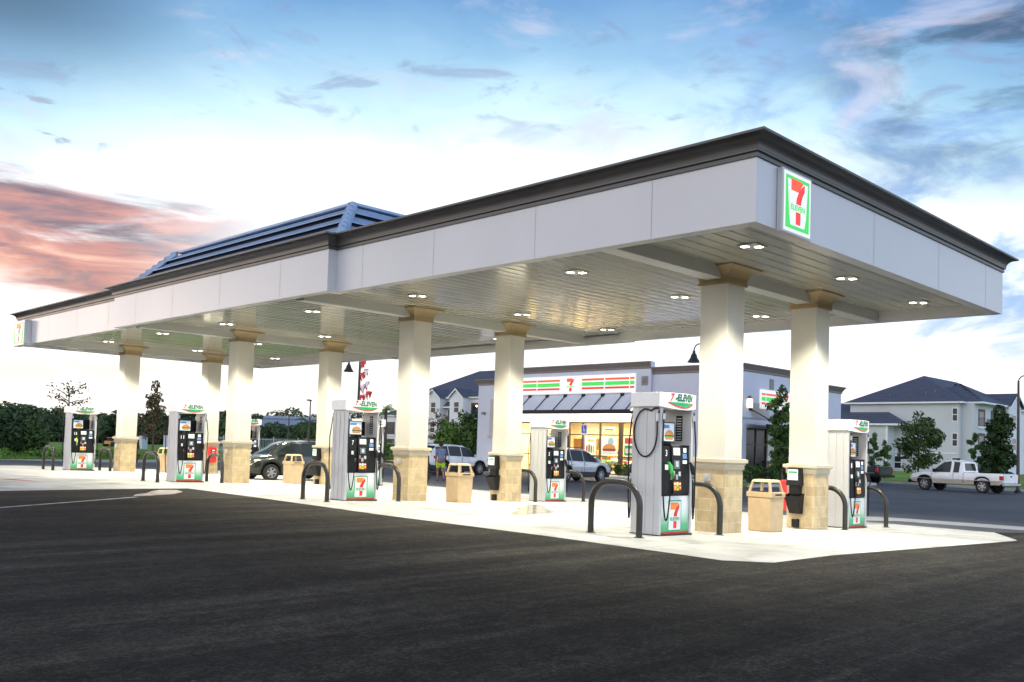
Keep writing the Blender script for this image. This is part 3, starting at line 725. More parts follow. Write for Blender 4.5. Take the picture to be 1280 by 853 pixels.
for k, cy in enumerate(CY):
    for s, xs in ((0, (.86, 3.02)), (1, (8.12, 10.3))):
        nm = (isl_w, isl_f)[s][k]
        for q, x in enumerate(xs):
            side = ['left of', 'right of'][q]
            make_hoop('dark steel hoop guard %s the %s' % (side, nm), (x, cy + (.2 if (s == 0 and k == 0 and q == 0) else 0), gz(x)))

# ------------------------------------------------------------------ bins, towel dispensers, extinguisher cabinets
def make_bin(label, loc):
    t = thing('litter_bin', label, 'bin', loc, 0, 'tan litter bins between the columns')
    b = MB(); b.box(-.25, .25, -.25, .25, 0, .70, tan_bin, top=(-.012, -.012)); b.build('body', t, bevel=.02)
    b = MB(); b.box(-.28, .28, -.28, .28, .70, .80, tan_bin); b.box(-.13, .15, -.283, -.281, .735, .765, black); b.build('rim', t, bevel=.012)
    b = MB()
    for sx in (-1, 1):
        for sy in (-1, 1):
            b.add([(sx * .255, sy * .255, .80), (sx * .205, sy * .255, .80), (sx * .205, sy * .205, .80), (sx * .255, sy * .205, .80), (sx * .21, sy * .21, 1.0), (sx * .165, sy * .21, 1.0), (sx * .165, sy * .165, 1.0), (sx * .21, sy * .165, 1.0)], [(0, 1, 5, 4), (1, 2, 6, 5), (2, 3, 7, 6), (3, 0, 4, 7)], tan_bin)
    for (x0, x1, y0, y1) in ((-.03, .03, -.25, -.19), (-.03, .03, .19, .25)): pass
    b.box(-.22, .22, -.22, .22, 1.0, 1.05, tan_bin, top=(.04, .04))
    b.box(-.19, .19, -.19, .19, .80, .806, black)
    b.build('hood', t, bevel=.008)
    return t
make_bin('tan litter bin between the two nearest columns', (5.24, 2.72, gz(5.2)))
make_bin('tan litter bin on the second island beside the wet concrete', (4.97, 11.75, gz(4.8)))
make_bin('tan litter bin in front of the dark car', (6.15, 22.0, gz(6.1)))
make_bin('tan litter bin farthest left, beyond the last near-side column', (5.55, 31.1, gz(5.5)))
def make_towel(label, loc, rz):
    t = thing('towel_dispenser', label, 'dispenser', loc, rz, 'black towel and squeegee dispensers on the columns')
    # hangs on a face whose outward normal is local -x
    b = MB(); b.box(-.20, 0, -.17, .17, .93, 1.32, black, top=(.02, .02)); hs = b.build('housing', t, bevel=.02)
    b = MB(); b.box(-.14, 0, -.12, .12, .74, .94, black); b.build('neck', t, bevel=.01)
    b = MB(); b.add([(-.10, -.13, .32), (0, -.15, .32), (0, .15, .32), (-.10, .13, .32), (-.26, -.18, .70), (0, -.18, .76), (0, .18, .76), (-.26, .18, .70)], [(0, 3, 2, 1), (0, 1, 5, 4), (1, 2, 6, 5), (2, 3, 7, 6), (3, 0, 4, 7)], black)
    b.add([(-.245, -.16, .67), (-.01, -.16, .70), (-.01, .16, .70), (-.245, .16, .67)], [(0, 1, 2, 3)], mat('grey water', (.06, .07, .08), .1))
    b.build('bucket', t, bevel=.012)
    b = MB(); b.box(-.206, -.201, -.12, .12, 1.05, 1.28, screen_w); b.box(-.208, -.2065, -.10, .10, 1.20, 1.24, green_p)
    b.build('notice', hs)
    b = MB(); b.box(-.12, -.03, -.06, .06, .80, .87, white_p); b.build('paper_towel', t, bevel=.01)
    b = MB(); b.box(-.10, 0, -.07, .07, .02, .20, black); b.build('valve_box', t, bevel=.008)
    return t
make_towel('black towel and squeegee dispenser on the column by the nearest bin', (FX - .33, CY[0] + .08, gz(FX) + .02), 0)
make_towel('black towel and squeegee dispenser on the column by the second bin', (FX - .33, CY[1] + .08, gz(FX)), 0)
make_towel('black towel and squeegee dispenser on the column before the dark car', (FX - .33, CY[2] + .0, gz(FX)), 0)
make_towel('black towel dispenser behind the column right of dispenser number 7', (NX + .33, CY[1], gz(NX)), pi)
make_towel('black towel dispenser behind the farthest-left column', (NX + .33, CY[3], gz(NX)), pi)
def make_cabinet(label, loc, rz):
    t = thing('extinguisher_cabinet', label, 'cabinet', loc, rz, 'red extinguisher cabinets on the columns')
    b = MB(); b.box(-.15, .15, -.20, 0, .50, 1.17, red_p); b.build('body', t, bevel=.012)
    b = MB(); b.box(-.10, .10, -.206, -.201, .72, 1.10, mat('deep red door', (.40, .015, .02), .25)); b.box(-.05, .03, -.209, -.2065, .86, .93, screen_w); b.box(-.06, .05, -.209, -.2065, 1.0, 1.05, screen_w); b.build('door', t)
    return t
make_cabinet('red extinguisher cabinet on the near face of the far-left column', (FX, CY[3] - .33, gz(FX)), 0)
make_cabinet('red extinguisher cabinet on the back of the column by the nearest bin', (FX - .12, CY[0] + .33, gz(FX) - .12), pi)

# ------------------------------------------------------------------ shop
XS, YC, YE, XE = 32.5, 19.8, 40.8, 44.6
PB0, PB1 = 25.7, 38.2      # raised parapet
shop = thing('shop_building', 'pale blue-grey convenience shop with lit glass front and striped signs', 'shop', (XS, YC, 0))
def A(x, y, z=0): return (x - XS, y - YC, z)
class SB(MB):
    def wbox(s, x0, x1, y0, y1, z0, z1, m): return s.box(x0 - XS, x1 - XS, y0 - YC, y1 - YC, z0, z1, m)
G0, G1 = 26.4, 37.6        # glazed front
b = SB()
b.wbox(XS, XS + .3, YC, G0, 0, 6.2, store_st); b.wbox(XS, XS + .3, G1, YE, 0, 6.2, store_st)
b.wbox(XS, XS + .3, G0, G1, 3.25, 6.2, store_st)
b.wbox(XS - .18, XS - .002, PB0, PB1, 3.9, 6.55, store_st)                   # raised centre bay
b.wbox(XS - .18, XS - .002, PB0, G0, 0, 3.9, store_st); b.wbox(XS - .18, XS - .002, G1, PB1, 0, 3.9, store_st)
b.wbox(XS + .3, XE, YE - .3, YE, 0, 6.0, store_st); b.wbox(XE - .3, XE, YC + .3, YE - .3, 0, 5.9, store_st)
# side wall with window openings
b.wbox(XS + .3, XE, YC, YC + .3, 3.0, 5.85, store_st)
for x0, x1 in ((XS + .3, 33.2), (35.55, 36.25), (38.6, 39.3), (41.6, XE)): b.wbox(x0, x1, YC, YC + .3, 0, 3.0, stucco if 35 < x0 < 40 else store_st)
b.wbox(33.2, 41.6, YC, YC + .3, 0, .5, store_st)
b.wbox(XS, 40.6, YC - .12, YC - .002, 3.55, 6.3, store_st)
b.build('wall', shop)
b = SB(); b.wbox(XS + .3, XE - .3, YC + .3, YE - .3, 5.6, 5.7, mat('roof membrane', (.30, .30, .30), .8)); b.build('roof', shop)
lit_w = mat('cream lintel', (.66, .60, .47), .7, var=.04)
b = SB(); b.wbox(XS - .02, XS - .001, G0, G1, 3.25, 3.88, lit_w); b.build('lintel', shop)
def corn(loopw, z, name):
    b = MB(); b.sweep([A(*q)[:2] for q in loopw], [(0.002, z - .42), (.06, z - .40), (.06, z - .30), (.10, z - .24), (.20, z - .08), (.24, z - .06), (.24, z), (-.35, z + .01)], store_trim, closed=False); b.build(name, shop)
corn([(XE, YE), (XS, YE), (XS, PB1)], 6.2, 'cornice')
corn([(XS - .18, PB1 + .0), (XS - .18, PB0)], 6.85, 'cornice')
corn([(XS, PB0), (XS, YC - .12), (40.6, YC - .12)], 6.5, 'cornice')
corn([(40.6, YC), (XE, YC), (XE, YE)], 6.0, 'cornice')
b = SB(); b.wbox(XS - .18, XS + .2, PB0, PB1, 6.55, 6.84, store_st); b.build('parapet', shop)
# glazing
bronze = mat('bronze frame', (.05, .028, .016), .4, var=.15)
muls = [G0 + .03, 26.95, 28.05, 29.67, 31.1, 32.2, 33.3, 34.5, 35.6, 36.6, G1 - .03]
fr = MB()
for y in muls:
    w = .16 if abs(y - 28.05) < .01 else .055
    fr.box(.06, .16, y - w - YC, y + w - YC, .02, 3.25, bronze)
for z, t in ((.06, .05), (1.12, .03), (2.45, .035), (3.21, .04)):
    for i in range(len(muls) - 1):
        if z == 1.12 and 32.1 < muls[i] < 33.2: continue
        fr.box(.065, .155, muls[i] + .056 - YC, muls[i + 1] - .056 - YC, z - t, z + t, bronze)
frame = fr.build('window_frame', shop)
for i in range(len(muls) - 1):
    if 32.1 < muls[i] < 33.2: continue
    b = SB(); b.add([(.11, muls[i] - YC, .02), (.11, muls[i + 1] - YC, .02), (.11, muls[i + 1] - YC, 3.25), (.11, muls[i] - YC, 3.25)], [(0, 3, 2, 1)], shop_glass); b.build('window', shop)
b = SB()
b.wbox(XS + .05, XS + .12, 32.26, 32.42, .03, 2.4, bronze); b.wbox(XS + .05, XS + .12, 33.08, 33.24, .03, 2.4, bronze); b.wbox(XS + .05, XS + .12, 32.42, 33.08, 2.2, 2.4, bronze); b.wbox(XS + .05, XS + .12, 32.42, 33.08, .03, .25, bronze)
door = b.build('door', shop)
b = SB(); b.add([(.09, 32.42 - YC, .25), (.09, 33.08 - YC, .25), (.09, 33.08 - YC, 2.2), (.09, 32.42 - YC, 2.2)], [(0, 3, 2, 1)], shop_glass); b.build('pane', door)
b = SB(); b.box(-.0, .04, 32.46 - YC, 32.50 - YC, .9, 1.3, steel); b.build('handle', door)
# interior
cream_in = mat('interior wall', (.62, .52, .32), .8, var=.1, scale=1.5); floor_in = mat('interior floor', (.40, .34, .24), .4)
b = SB(); b.wbox(XS + .3, XE - .3, YC + .3, YE - .3, .0, .03, floor_in); b.wbox(40.0, 40.1, YC + .3, YE - .3, .03, 3.4, cream_in); b.wbox(XS + .3, 40.0, YC + .3, YE - .3, 3.4, 3.5, cream_in)
b.wbox(XS + .3, 40, 26.0, 26.1, .03, 3.4, cream_in); b.wbox(XS + .3, 40, 38.3, 38.4, .03, 3.4, cream_in)
b.build('interior', shop)
prod = [mat('goods %s' % n, c, .5, var=.25, scale=12) for n, c in (('red', (.45, .04, .03)), ('green', (.05, .28, .07)), ('yellow', (.60, .42, .05)), ('blue', (.05, .12, .35)), ('white', (.6, .6, .58)), ('brown', (.15, .07, .03)))]
for sx in (34.6, 36.4, 38.2):
    for sy0 in (26.8, 30.0, 34.2):
        b = SB(); b.wbox(sx - .3, sx + .3, sy0, sy0 + 2.4, .03, .12, white_p)
        for lv in range(4):
            z = .15 + lv * .36; b.wbox(sx - .28 + lv * .03, sx + .28 - lv * .03, sy0, sy0 + 2.4, z, z + .02, white_p)
            y = sy0 + .05
            while y < sy0 + 2.25:
                w = random.uniform(.08, .2); b.wbox(sx - .26 + lv * .03, sx + .26 - lv * .03, y, y + w, z + .02, z + random.uniform(.16, .30), random.choice(prod)); y += w + .02
        b.build('shelf', shop)
b = SB(); y = 26.3
while y < 38:
    b.wbox(39.9, 39.99, y, y + .7, .3, 2.3, random.choice(prod)); y += .8
b.build('cooler', shop)
tube_m = mat('interior lamp', (1, .9, .7), .4, emit=(1, .82, .48), estr=9)
for xx in (33.6, 35.4, 37.4):
    for yy in (27.2, 29.4, 31.6, 33.8, 36.0):
        b = SB(); b.wbox(xx - .15, xx + .15, yy, yy + 1.3, 3.36, 3.39, tube_m); b.build('ceiling_tube', shop)
al = bpy.data.lights.new('shop_lamp', 'AREA'); al.shape = 'RECTANGLE'; al.size = 5; al.size_y = 11; al.energy = 3200; al.color = (1, .78, .40)
o = bpy.data.objects.new('shop_lamp', al); COL.objects.link(o); o.parent = shop; o.location = (36.0 - XS, 32 - YC, 3.3)
# posters on the glass
post_g = mat('poster paper', (.66, .66, .60), .5, emit=(.8, .75, .6), estr=.25)
def poster(y0, y1, z0, z1, kind):
    pl = Plane((.045, 0, 0), (0, -1, 0), (-1, 0, 0)); b = MB(); u0, u1 = -(y1 - YC), -(y0 - YC)
    pl.rect(b, u0, u1, z0, z1, post_g, 0); c = (u0 + u1) / 2; w = u1 - u0; h = z1 - z0
    if kind == 'burger':
        pl.poly(b, [(c + w * .10 + w * .2 * cos(a), z0 + h * .75 + w * .2 * sin(a)) for a in [2 * pi * i / 16 for i in range(16)]], mat('cup print', (.25, .40, .46), .5), .004)
        pl.poly(b, [(c + w * .42 * cos(a), z0 + h * .36 + h * .26 * sin(a)) for a in [pi * i / 10 for i in range(11)]], mat('bun print', (.50, .20, .05), .4), .006)
        pl.rect(b, c - w * .44, c + w * .44, z0 + h * .26, z0 + h * .36, prod[5], .006); pl.rect(b, c - w * .40, c + w * .40, z0 + h * .22, z0 + h * .26, prod[0], .006)
        pl.rect(b, c - w * .42, c + w * .42, z0 + h * .08, z0 + h * .17, prod[4], .006)
    elif kind == 'green':
        pl.rect(b, u0 + .03, u1 - .03, z0 + .03, z0 + h * .55, prod[1], .004); pl.rect(b, u0 + .1, u1 - .1, z0 + h * .15, z0 + h * .4, prod[4], .006); pl.rect(b, u0 + .05, u1 - .05, z0 + h * .65, z0 + h * .95, prod[0], .004)
    elif kind == 'stand':
        for i in range(4): pl.rect(b, u0 + w * (.12 + .2 * i), u0 + w * (.26 + .2 * i), z0 + h * .12, z0 + h * random.uniform(.4, .62), prod[(0, 5, 1, 2)[i]], .004)
        pl.rect(b, u0 + w * .2, u1 - w * .2, z0 + h * .75, z0 + h * .88, prod[2], .004)
    else: pl.rect(b, u0 + w * .15, u1 - w * .15, z0 + h * .35, z0 + h * .65, prod[1], .004); pl.rect(b, u0 + w * .1, u1 - w * .1, z0 + h * .1, z0 + h * .3, prod[2], .004)
    b.build('poster', shop)
poster(28.3, 29.5, 1.2, 2.35, 'burger'); poster(26.98, 27.75, 1.2, 2.35, 'green'); poster(29.95, 30.85, 1.2, 2.3, 'stand'); poster(36.65, 37.5, 1.25, 2.3, 'burger'); poster(28.45, 29.4, 2.62, 2.95, 'strip'); poster(34.7, 35.4, 1.2, 2.3, 'green')
# sloped front awning with rods
aw_m = mat('metal awning', (.56, .58, .66), .45, metal=.0, var=.05, scale=2)
xo = -1.35
aw = MB(); aw.add([(-.185, 26.3 - YC, 4.9), (xo, 26.3 - YC, 3.92), (xo, 37.6 - YC, 3.92), (-.185, 37.6 - YC, 4.9), (-.185, 26.3 - YC, 4.86), (xo, 26.3 - YC, 3.88), (xo, 37.6 - YC, 3.88), (-.185, 37.6 - YC, 4.86)], [(0, 1, 2, 3), (7, 6, 5, 4), (0, 4, 5, 1), (1, 5, 6, 2), (2, 6, 7, 3)], aw_m)
y = 26.6
while y < 37.6:
    aw.add([(-.2, y - YC, 4.895), (xo, y - YC, 3.925), (xo, y + .02 - YC, 3.925), (-.2, y + .02 - YC, 4.895), (-.2, y + .01 - YC, 4.907), (xo, y + .01 - YC, 3.937)], [(0, 1, 5, 4), (2, 3, 4, 5)], aw_m); y += .42
awo = aw.build('awning', shop)
b = MB(); b.box(xo - .06, xo, 26.25 - YC, 37.65 - YC, 3.70, 3.95, black); b.box(xo, -.19, 26.25 - YC, 26.33 - YC, 3.70, 3.86, black); b.box(xo, -.19, 37.57 - YC, 37.65 - YC, 3.70, 3.86, black); b.build('awning_bar', awo)
for y in (26.6, 27.75, 29.28, 30.86, 32.38, 33.95, 35.51, 37.05):
    b = MB(); b.tube([(-.22, y - YC, 5.02 - .1), (xo - .02, y - YC, 3.95)], .028, black, 6); b.box(-.30, -.183, y - .11 - YC, y + .11 - YC, 4.72, 5.0, black); b.build('awning_rod', awo)
ual = bpy.data.lights.new('awning_lamp', 'AREA'); ual.shape = 'RECTANGLE'; ual.size = .25; ual.size_y = 10.5; ual.energy = 420; ual.color = (1, .86, .58)
o = bpy.data.objects.new('awning_lamp', ual); COL.objects.link(o); o.parent = awo; o.location = (-.72, 32 - YC, 4.0); o.rotation_euler = (0, radians(-25), 0)
b = MB(); b.box(-.80, -.64, 26.8 - YC, 37.2 - YC, 4.02, 4.06, mat('awning tube', (1, .9, .7), .4, emit=(1, .86, .58), estr=3)); b.build('awning_tube', awo)
# front panels, vents
vent_m = mat('medallion', (.22, .20, .20), .7)
b = SB(); b.wbox(XS - .235, XS - .182, 25.92, 26.35, 5.45, 5.98, vent_m); b.wbox(XS - .25, XS - .236, 26.02, 26.25, 5.56, 5.87, store_trim); b.build('medallion', shop)
tan_pan = mat('tan panel', (.40, .37, .36), .8)
b = SB(); b.wbox(XS - .04, XS - .001, 38.9, 39.55, 2.3, 4.8, tan_pan); b.wbox(XS - .12, XS - .001, 38.8, 39.65, 2.15, 2.3, tan_pan); b.build('blind_window', shop)
b = SB(); b.wbox(XS - .2, XS - .001, 40.0, 40.25, 3.75, 3.9, store_trim); b.build('wall_lamp', shop)
# side elevation
for x0, x1 in ((33.2, 35.55), (36.25, 38.6), (39.3, 41.6)):
    b = MB(); xm = (x0 + x1) / 2
    b.box(x0 - XS, x1 - XS, .12, .16, .5, 3.0, dark_glass); wi = b.build('side_window', shop)
    b = MB()
    for xx in (x0 + .04, xm, x1 - .04): b.box(xx - .04 - XS, xx + .04 - XS, .07, .119, .5, 3.0, bronze)
    for zz in (.54, 2.1, 2.95): b.box(x0 + .081 - XS, xm - .041 - XS, .072, .118, zz - .03, zz + .03, bronze); b.box(xm + .041 - XS, x1 - .081 - XS, .072, .118, zz - .03, zz + .03, bronze)
    b.build('frame', wi)
    b = MB(); b.box(x0 + .3 - XS, x1 - .2 - XS, -.16, -.122, 3.1 + .5, 4.4, tan_pan); b.build('blind_window', shop)
b = MB(); b.box(33.1 - XS, 41.8 - XS, -1.3, -1.24, 2.98, 3.2, black); b.add([(33.1 - XS, -.125, 3.26), (33.1 - XS, -1.25, 3.12), (41.8 - XS, -1.25, 3.12), (41.8 - XS, -.125, 3.26)], [(0, 1, 2, 3)], aw_m)
aws = b.build('side_awning', shop)
for x in (33.3, 36.0, 38.9, 41.6):
    b = MB(); b.tube([(x - XS, -.14, 4.05), (x + 1.2 - XS, -1.24, 3.2)], .03, black, 6); b.box(x - .1 - XS, x + .1 - XS, -.2, -.122, 3.95, 4.2, black); b.build('awning_rod', aws)
for x in (35.9, 38.95):
    b = MB(); b.box(x - .36 - XS, x + .36 - XS, -.10, -.001, .02, 1.05, stone); b.box(x - .42 - XS, x + .42 - XS, -.13, -.001, 1.05, 1.2, vent_m); b.build('pier_base', shop)
for x in (35.6, 38.9):
    b = MB(); b.box(x - .22 - XS, x + .22 - XS, -.16, -.122, 5.25, 5.85, vent_m); b.build('medallion', shop)
b = MB(); b.box(33.0 - XS, 33.3 - XS, -.3, -.122, 4.1, 4.6, mat('lamp glow', (.8, .7, .5), .4, emit=(1, .8, .5), estr=2.5)); b.add([(32.95 - XS, -.33, 4.6), (33.35 - XS, -.33, 4.6), (33.35 - XS, -.122, 4.6), (32.95 - XS, -.122, 4.6), (33.15 - XS, -.2, 4.8)], [(0, 1, 4), (1, 2, 4), (2, 3, 4), (3, 0, 4)], store_trim); b.build('wall_lantern', shop)
# signs on the shop
def strip_sign(label, o, U, N, u0, u1, z0, z1, stripes, seven, rnd):
    t = thing('shop_sign', label, 'sign', o); pl = Plane((0, 0, 0), U, N)
    b = MB(); pl.solid(b, u0, u1, z0, z1, .0, .14, white_lit); bd = b.build('sign_box', t, bevel=rnd)
    b = MB(); h = z1 - z0
    for a, c in stripes:
        b = MB()
        for v0, v1, m in ((.70, .81, orange_lit), (.42, .62, green_lit), (.23, .34, red_lit)): pl.rect(b, a, c, z0 + h * v0, z0 + h * v1, m, .146)
        b.build('stripe_band', bd)
    b = MB(); logo7(b, pl, seven, z0 + h * .14, h * .52, h * .72, red_lit, orange_lit, green_lit, .148); b.build('emblem', bd)
    return t
strip_sign('long lit sign with striped bands and red numeral above the shop front awning', (XS - .18, 0, 0), (0, -1, 0), (-1, 0, 0), -37.05, -26.75, 5.02, 6.17, [(-37.0, -34.85), (-34.78, -32.8), (-30.93, -29.15), (-29.05, -27.2), (-27.13, -26.8)], -31.9, .05)
strip_sign('rounded lit sign with stripes and red numeral on the shop side wall', (0, YC - .12, 0), (1, 0, 0), (0, -1, 0), 34.25, 39.9, 3.98 + .12, 5.2, [(34.3, 34.75), (34.8, 36.4), (37.7, 39.3)], 37.05, .12)

# ------------------------------------------------------------------ vehicles
def paint(name, col, metal=.0, rough=.28): return mat(name, col, rough, metal=metal, var=.03, scale=2, coat=.6)
def interp(st, x):
    for i in range(len(st) - 1):
        a, c = st[i], st[i + 1]
        if a[0] <= x <= c[0]:
            t = (x - a[0]) / max(1e-6, c[0] - a[0]); return [lerp(a[k], c[k], t) for k in range(len(a))]
    return list(st[-1] if x > st[-1][0] else st[0])
def make_wheel(parent, x, y, r, w, s):
    b = MB(); b.lathe([(r * .62, -w / 2), (r * .93, -w / 2), (r, -w / 2 + .03), (r, w / 2 - .03), (r * .93, w / 2), (r * .62, w / 2)], rubber, (x, y, r), 'y', 24); wh = b.build('wheel', parent, smooth=True)
    b = MB(); yo = y + s * (w / 2 - .015)
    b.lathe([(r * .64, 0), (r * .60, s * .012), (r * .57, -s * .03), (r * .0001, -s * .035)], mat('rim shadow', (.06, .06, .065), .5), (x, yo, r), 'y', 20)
    b.lathe([(r * .655, -s * .01), (r * .655, s * .012), (r * .59, s * .012), (r * .57, -s * .02)], alloy, (x, yo, r), 'y', 24)
    for k in range(6):
        a = 2 * pi * k / 6 + .3
        c0, s0 = cos(a), sin(a); pw = r * .07
        q = [(x + c0 * r * .10 - s0 * pw * 1.3, yo + s * .004, r + s0 * r * .10 + c0 * pw * 1.3), (x + c0 * r * .10 + s0 * pw * 1.3, yo + s * .004, r + s0 * r * .10 - c0 * pw * 1.3), (x + c0 * r * .61 + s0 * pw, yo + s * .004, r + s0 * r * .61 - c0 * pw), (x + c0 * r * .61 - s0 * pw, yo + s * .004, r + s0 * r * .61 + c0 * pw)]
        b.prism(q, (0, -s * .03, 0), alloy)
    b.lathe([(r * .16, s * .008), (.0001, s * .012)], alloy, (x, yo, r), 'y', 12)
    b.build('rim', wh)
def loft_body(root, st, wheels, r, ra, pt, windows, screens, doors, cuts=(), lower=None, bedx=None, clad=None):
    """st: stations (x, zb, belt, top, w, wt)"""
    xs = set(s[0] for s in st)
    for a, c in windows: xs |= {a, c}
    for a, c in screens: xs |= {a, c}
    for d in doors: xs |= {d[0], d[1]}
    for xw in wheels:
        for i in range(11): xs.add(xw - ra * cos(pi * i / 10))
    if bedx: xs |= {bedx[0], bedx[1], bedx[0] + .02, bedx[1] - .02}
    x0, x1 = st[0][0], st[-1][0]
    k = 40
    for i in range(k): xs.add(lerp(x0, x1, i / k))
    xs = sorted(x for x in xs if x0 <= x <= x1); ys = [xs[0]]
    for x in xs[1:]:
        if x - ys[-1] > .012: ys.append(x)
    xs = ys
    rows = []
    for x in xs:
        _, zb, be, tp, w, wt = interp(st, x); bt = zb
        for xw in wheels:
            if abs(x - xw) < ra: bt = max(bt, r + sqrt(max(0, ra * ra - (x - xw) ** 2)))
        d = tp - be
        g = clamp((d - .12) / .25, 0, 1)
        r4 = (lerp(w * .93, w * .955 * .94 + wt * .06, g), be + lerp(d * .4, .035, g)); r5 = (wt, be + d * .84)
        sec = [(w * .95, bt), (w * .99, lerp(bt, be, .36)), (w, lerp(bt, be, .68)), (w * .972, be), r4, r5, (wt * .86, be + d * .965), (0.0, tp)]
        if bedx and bedx[0] + .005 < x < bedx[1] - .005: sec[4:] = [(w * .965, be + .015), (w * .90, be + .012), (w * .895, .72), (0, .72)]
        rows.append(sec)
    keys = {}
    def put(key, quad, m):
        mb = keys.setdefault(key, MB()); mb.add(quad, [(0, 1, 2, 3)], m)
    for i in range(len(xs) - 1):
        xm = (xs[i] + xs[i + 1]) / 2
        for j in range(7):
            for s in (1, -1):
                P = [(xs[i], s * rows[i][j][0], rows[i][j][1]), (xs[i + 1], s * rows[i + 1][j][0], rows[i + 1][j][1]), (xs[i + 1], s * rows[i + 1][j + 1][0], rows[i + 1][j + 1][1]), (xs[i], s * rows[i][j + 1][0], rows[i][j + 1][1])]
                if s < 0: P = P[::-1]
                key, m = ('body',), pt
                if j == 4:
                    for n, (a, c) in enumerate(windows):
                        if a < xm < c: key, m = ('side_window', s, n), car_glass
                if j >= 5:
                    for n, (a, c) in enumerate(screens):
                        if a < xm < c: key, m = (('rear_window', 'windscreen')[n],), car_glass
                if j < 3 and key[0] == 'body':
                    for n, dd in enumerate(doors):
                        if dd[0] < xm < dd[1]: key = ('door', s, n)
                if lower and j == 0: m = lower
                if clad and j == 0 and any(abs(xm - xw) < ra + .02 for xw in wheels): m = clad
                put(key, P, m)
    for e, flip in ((0, 0), (-1, 1)):
        pts = [(xs[e], q[0], q[1]) for q in rows[e]] + [(xs[e], -q[0], q[1]) for q in rows[e][-2::-1]]
        keys[('body',)].poly(pts if flip else pts[::-1], pt)
    out = {}
    for key, mb in keys.items():
        # weld
        o = mb.build(key[0], root, smooth=True, auto=38); import bmesh
        bm = bmesh.new(); bm.from_mesh(o.data); bmesh.ops.remove_doubles(bm, verts=bm.verts, dist=.001)
        bmesh.ops.recalc_face_normals(bm, faces=bm.faces) if key[0] == 'body' else None
        bm.to_mesh(o.data); bm.free(); o.data.polygons.foreach_set('use_smooth', [True] * len(o.data.polygons))
        try: o.data.set_sharp_from_angle(angle=radians(38))
        except Exception: pass
        out[key] = o
        if key[0] == 'door':
            _, s, n = key; a, c = doors[n][0], doors[n][1]; _, zb, be, tp, w, wt = interp(st, a + .12)
            h = MB(); h.box(a + .07, a + .24, *sorted((s * w * .975, s * (w + .022))), be - .15, be - .115, pt); h.build('handle', o, bevel=.008)
            # shut lines
            h = MB(); lx = a; wl = interp(st, lx)[4]; h.box(lx - .006, lx + .006, *sorted((s * wl * .97, s * (wl + .003))), zb + .25, be, black); h.build('shut_line', o)
    b = MB(); b.box(x0 + .12, x1 - .12, -st[len(st) // 2][4] * .80, st[len(st) // 2][4] * .80, st[len(st) // 2][1] - .02, st[len(st) // 2][1] + .25, black)
    b.build('underbody', root)
    return out
def lamp_part(root, name, x, y, z, dx, dy, dz, m, bev=.03):
    b = MB(); b.box(x - dx, x + dx, y - dy, y + dy, z - dz, z + dz, m); return b.build(name, root, bevel=bev)
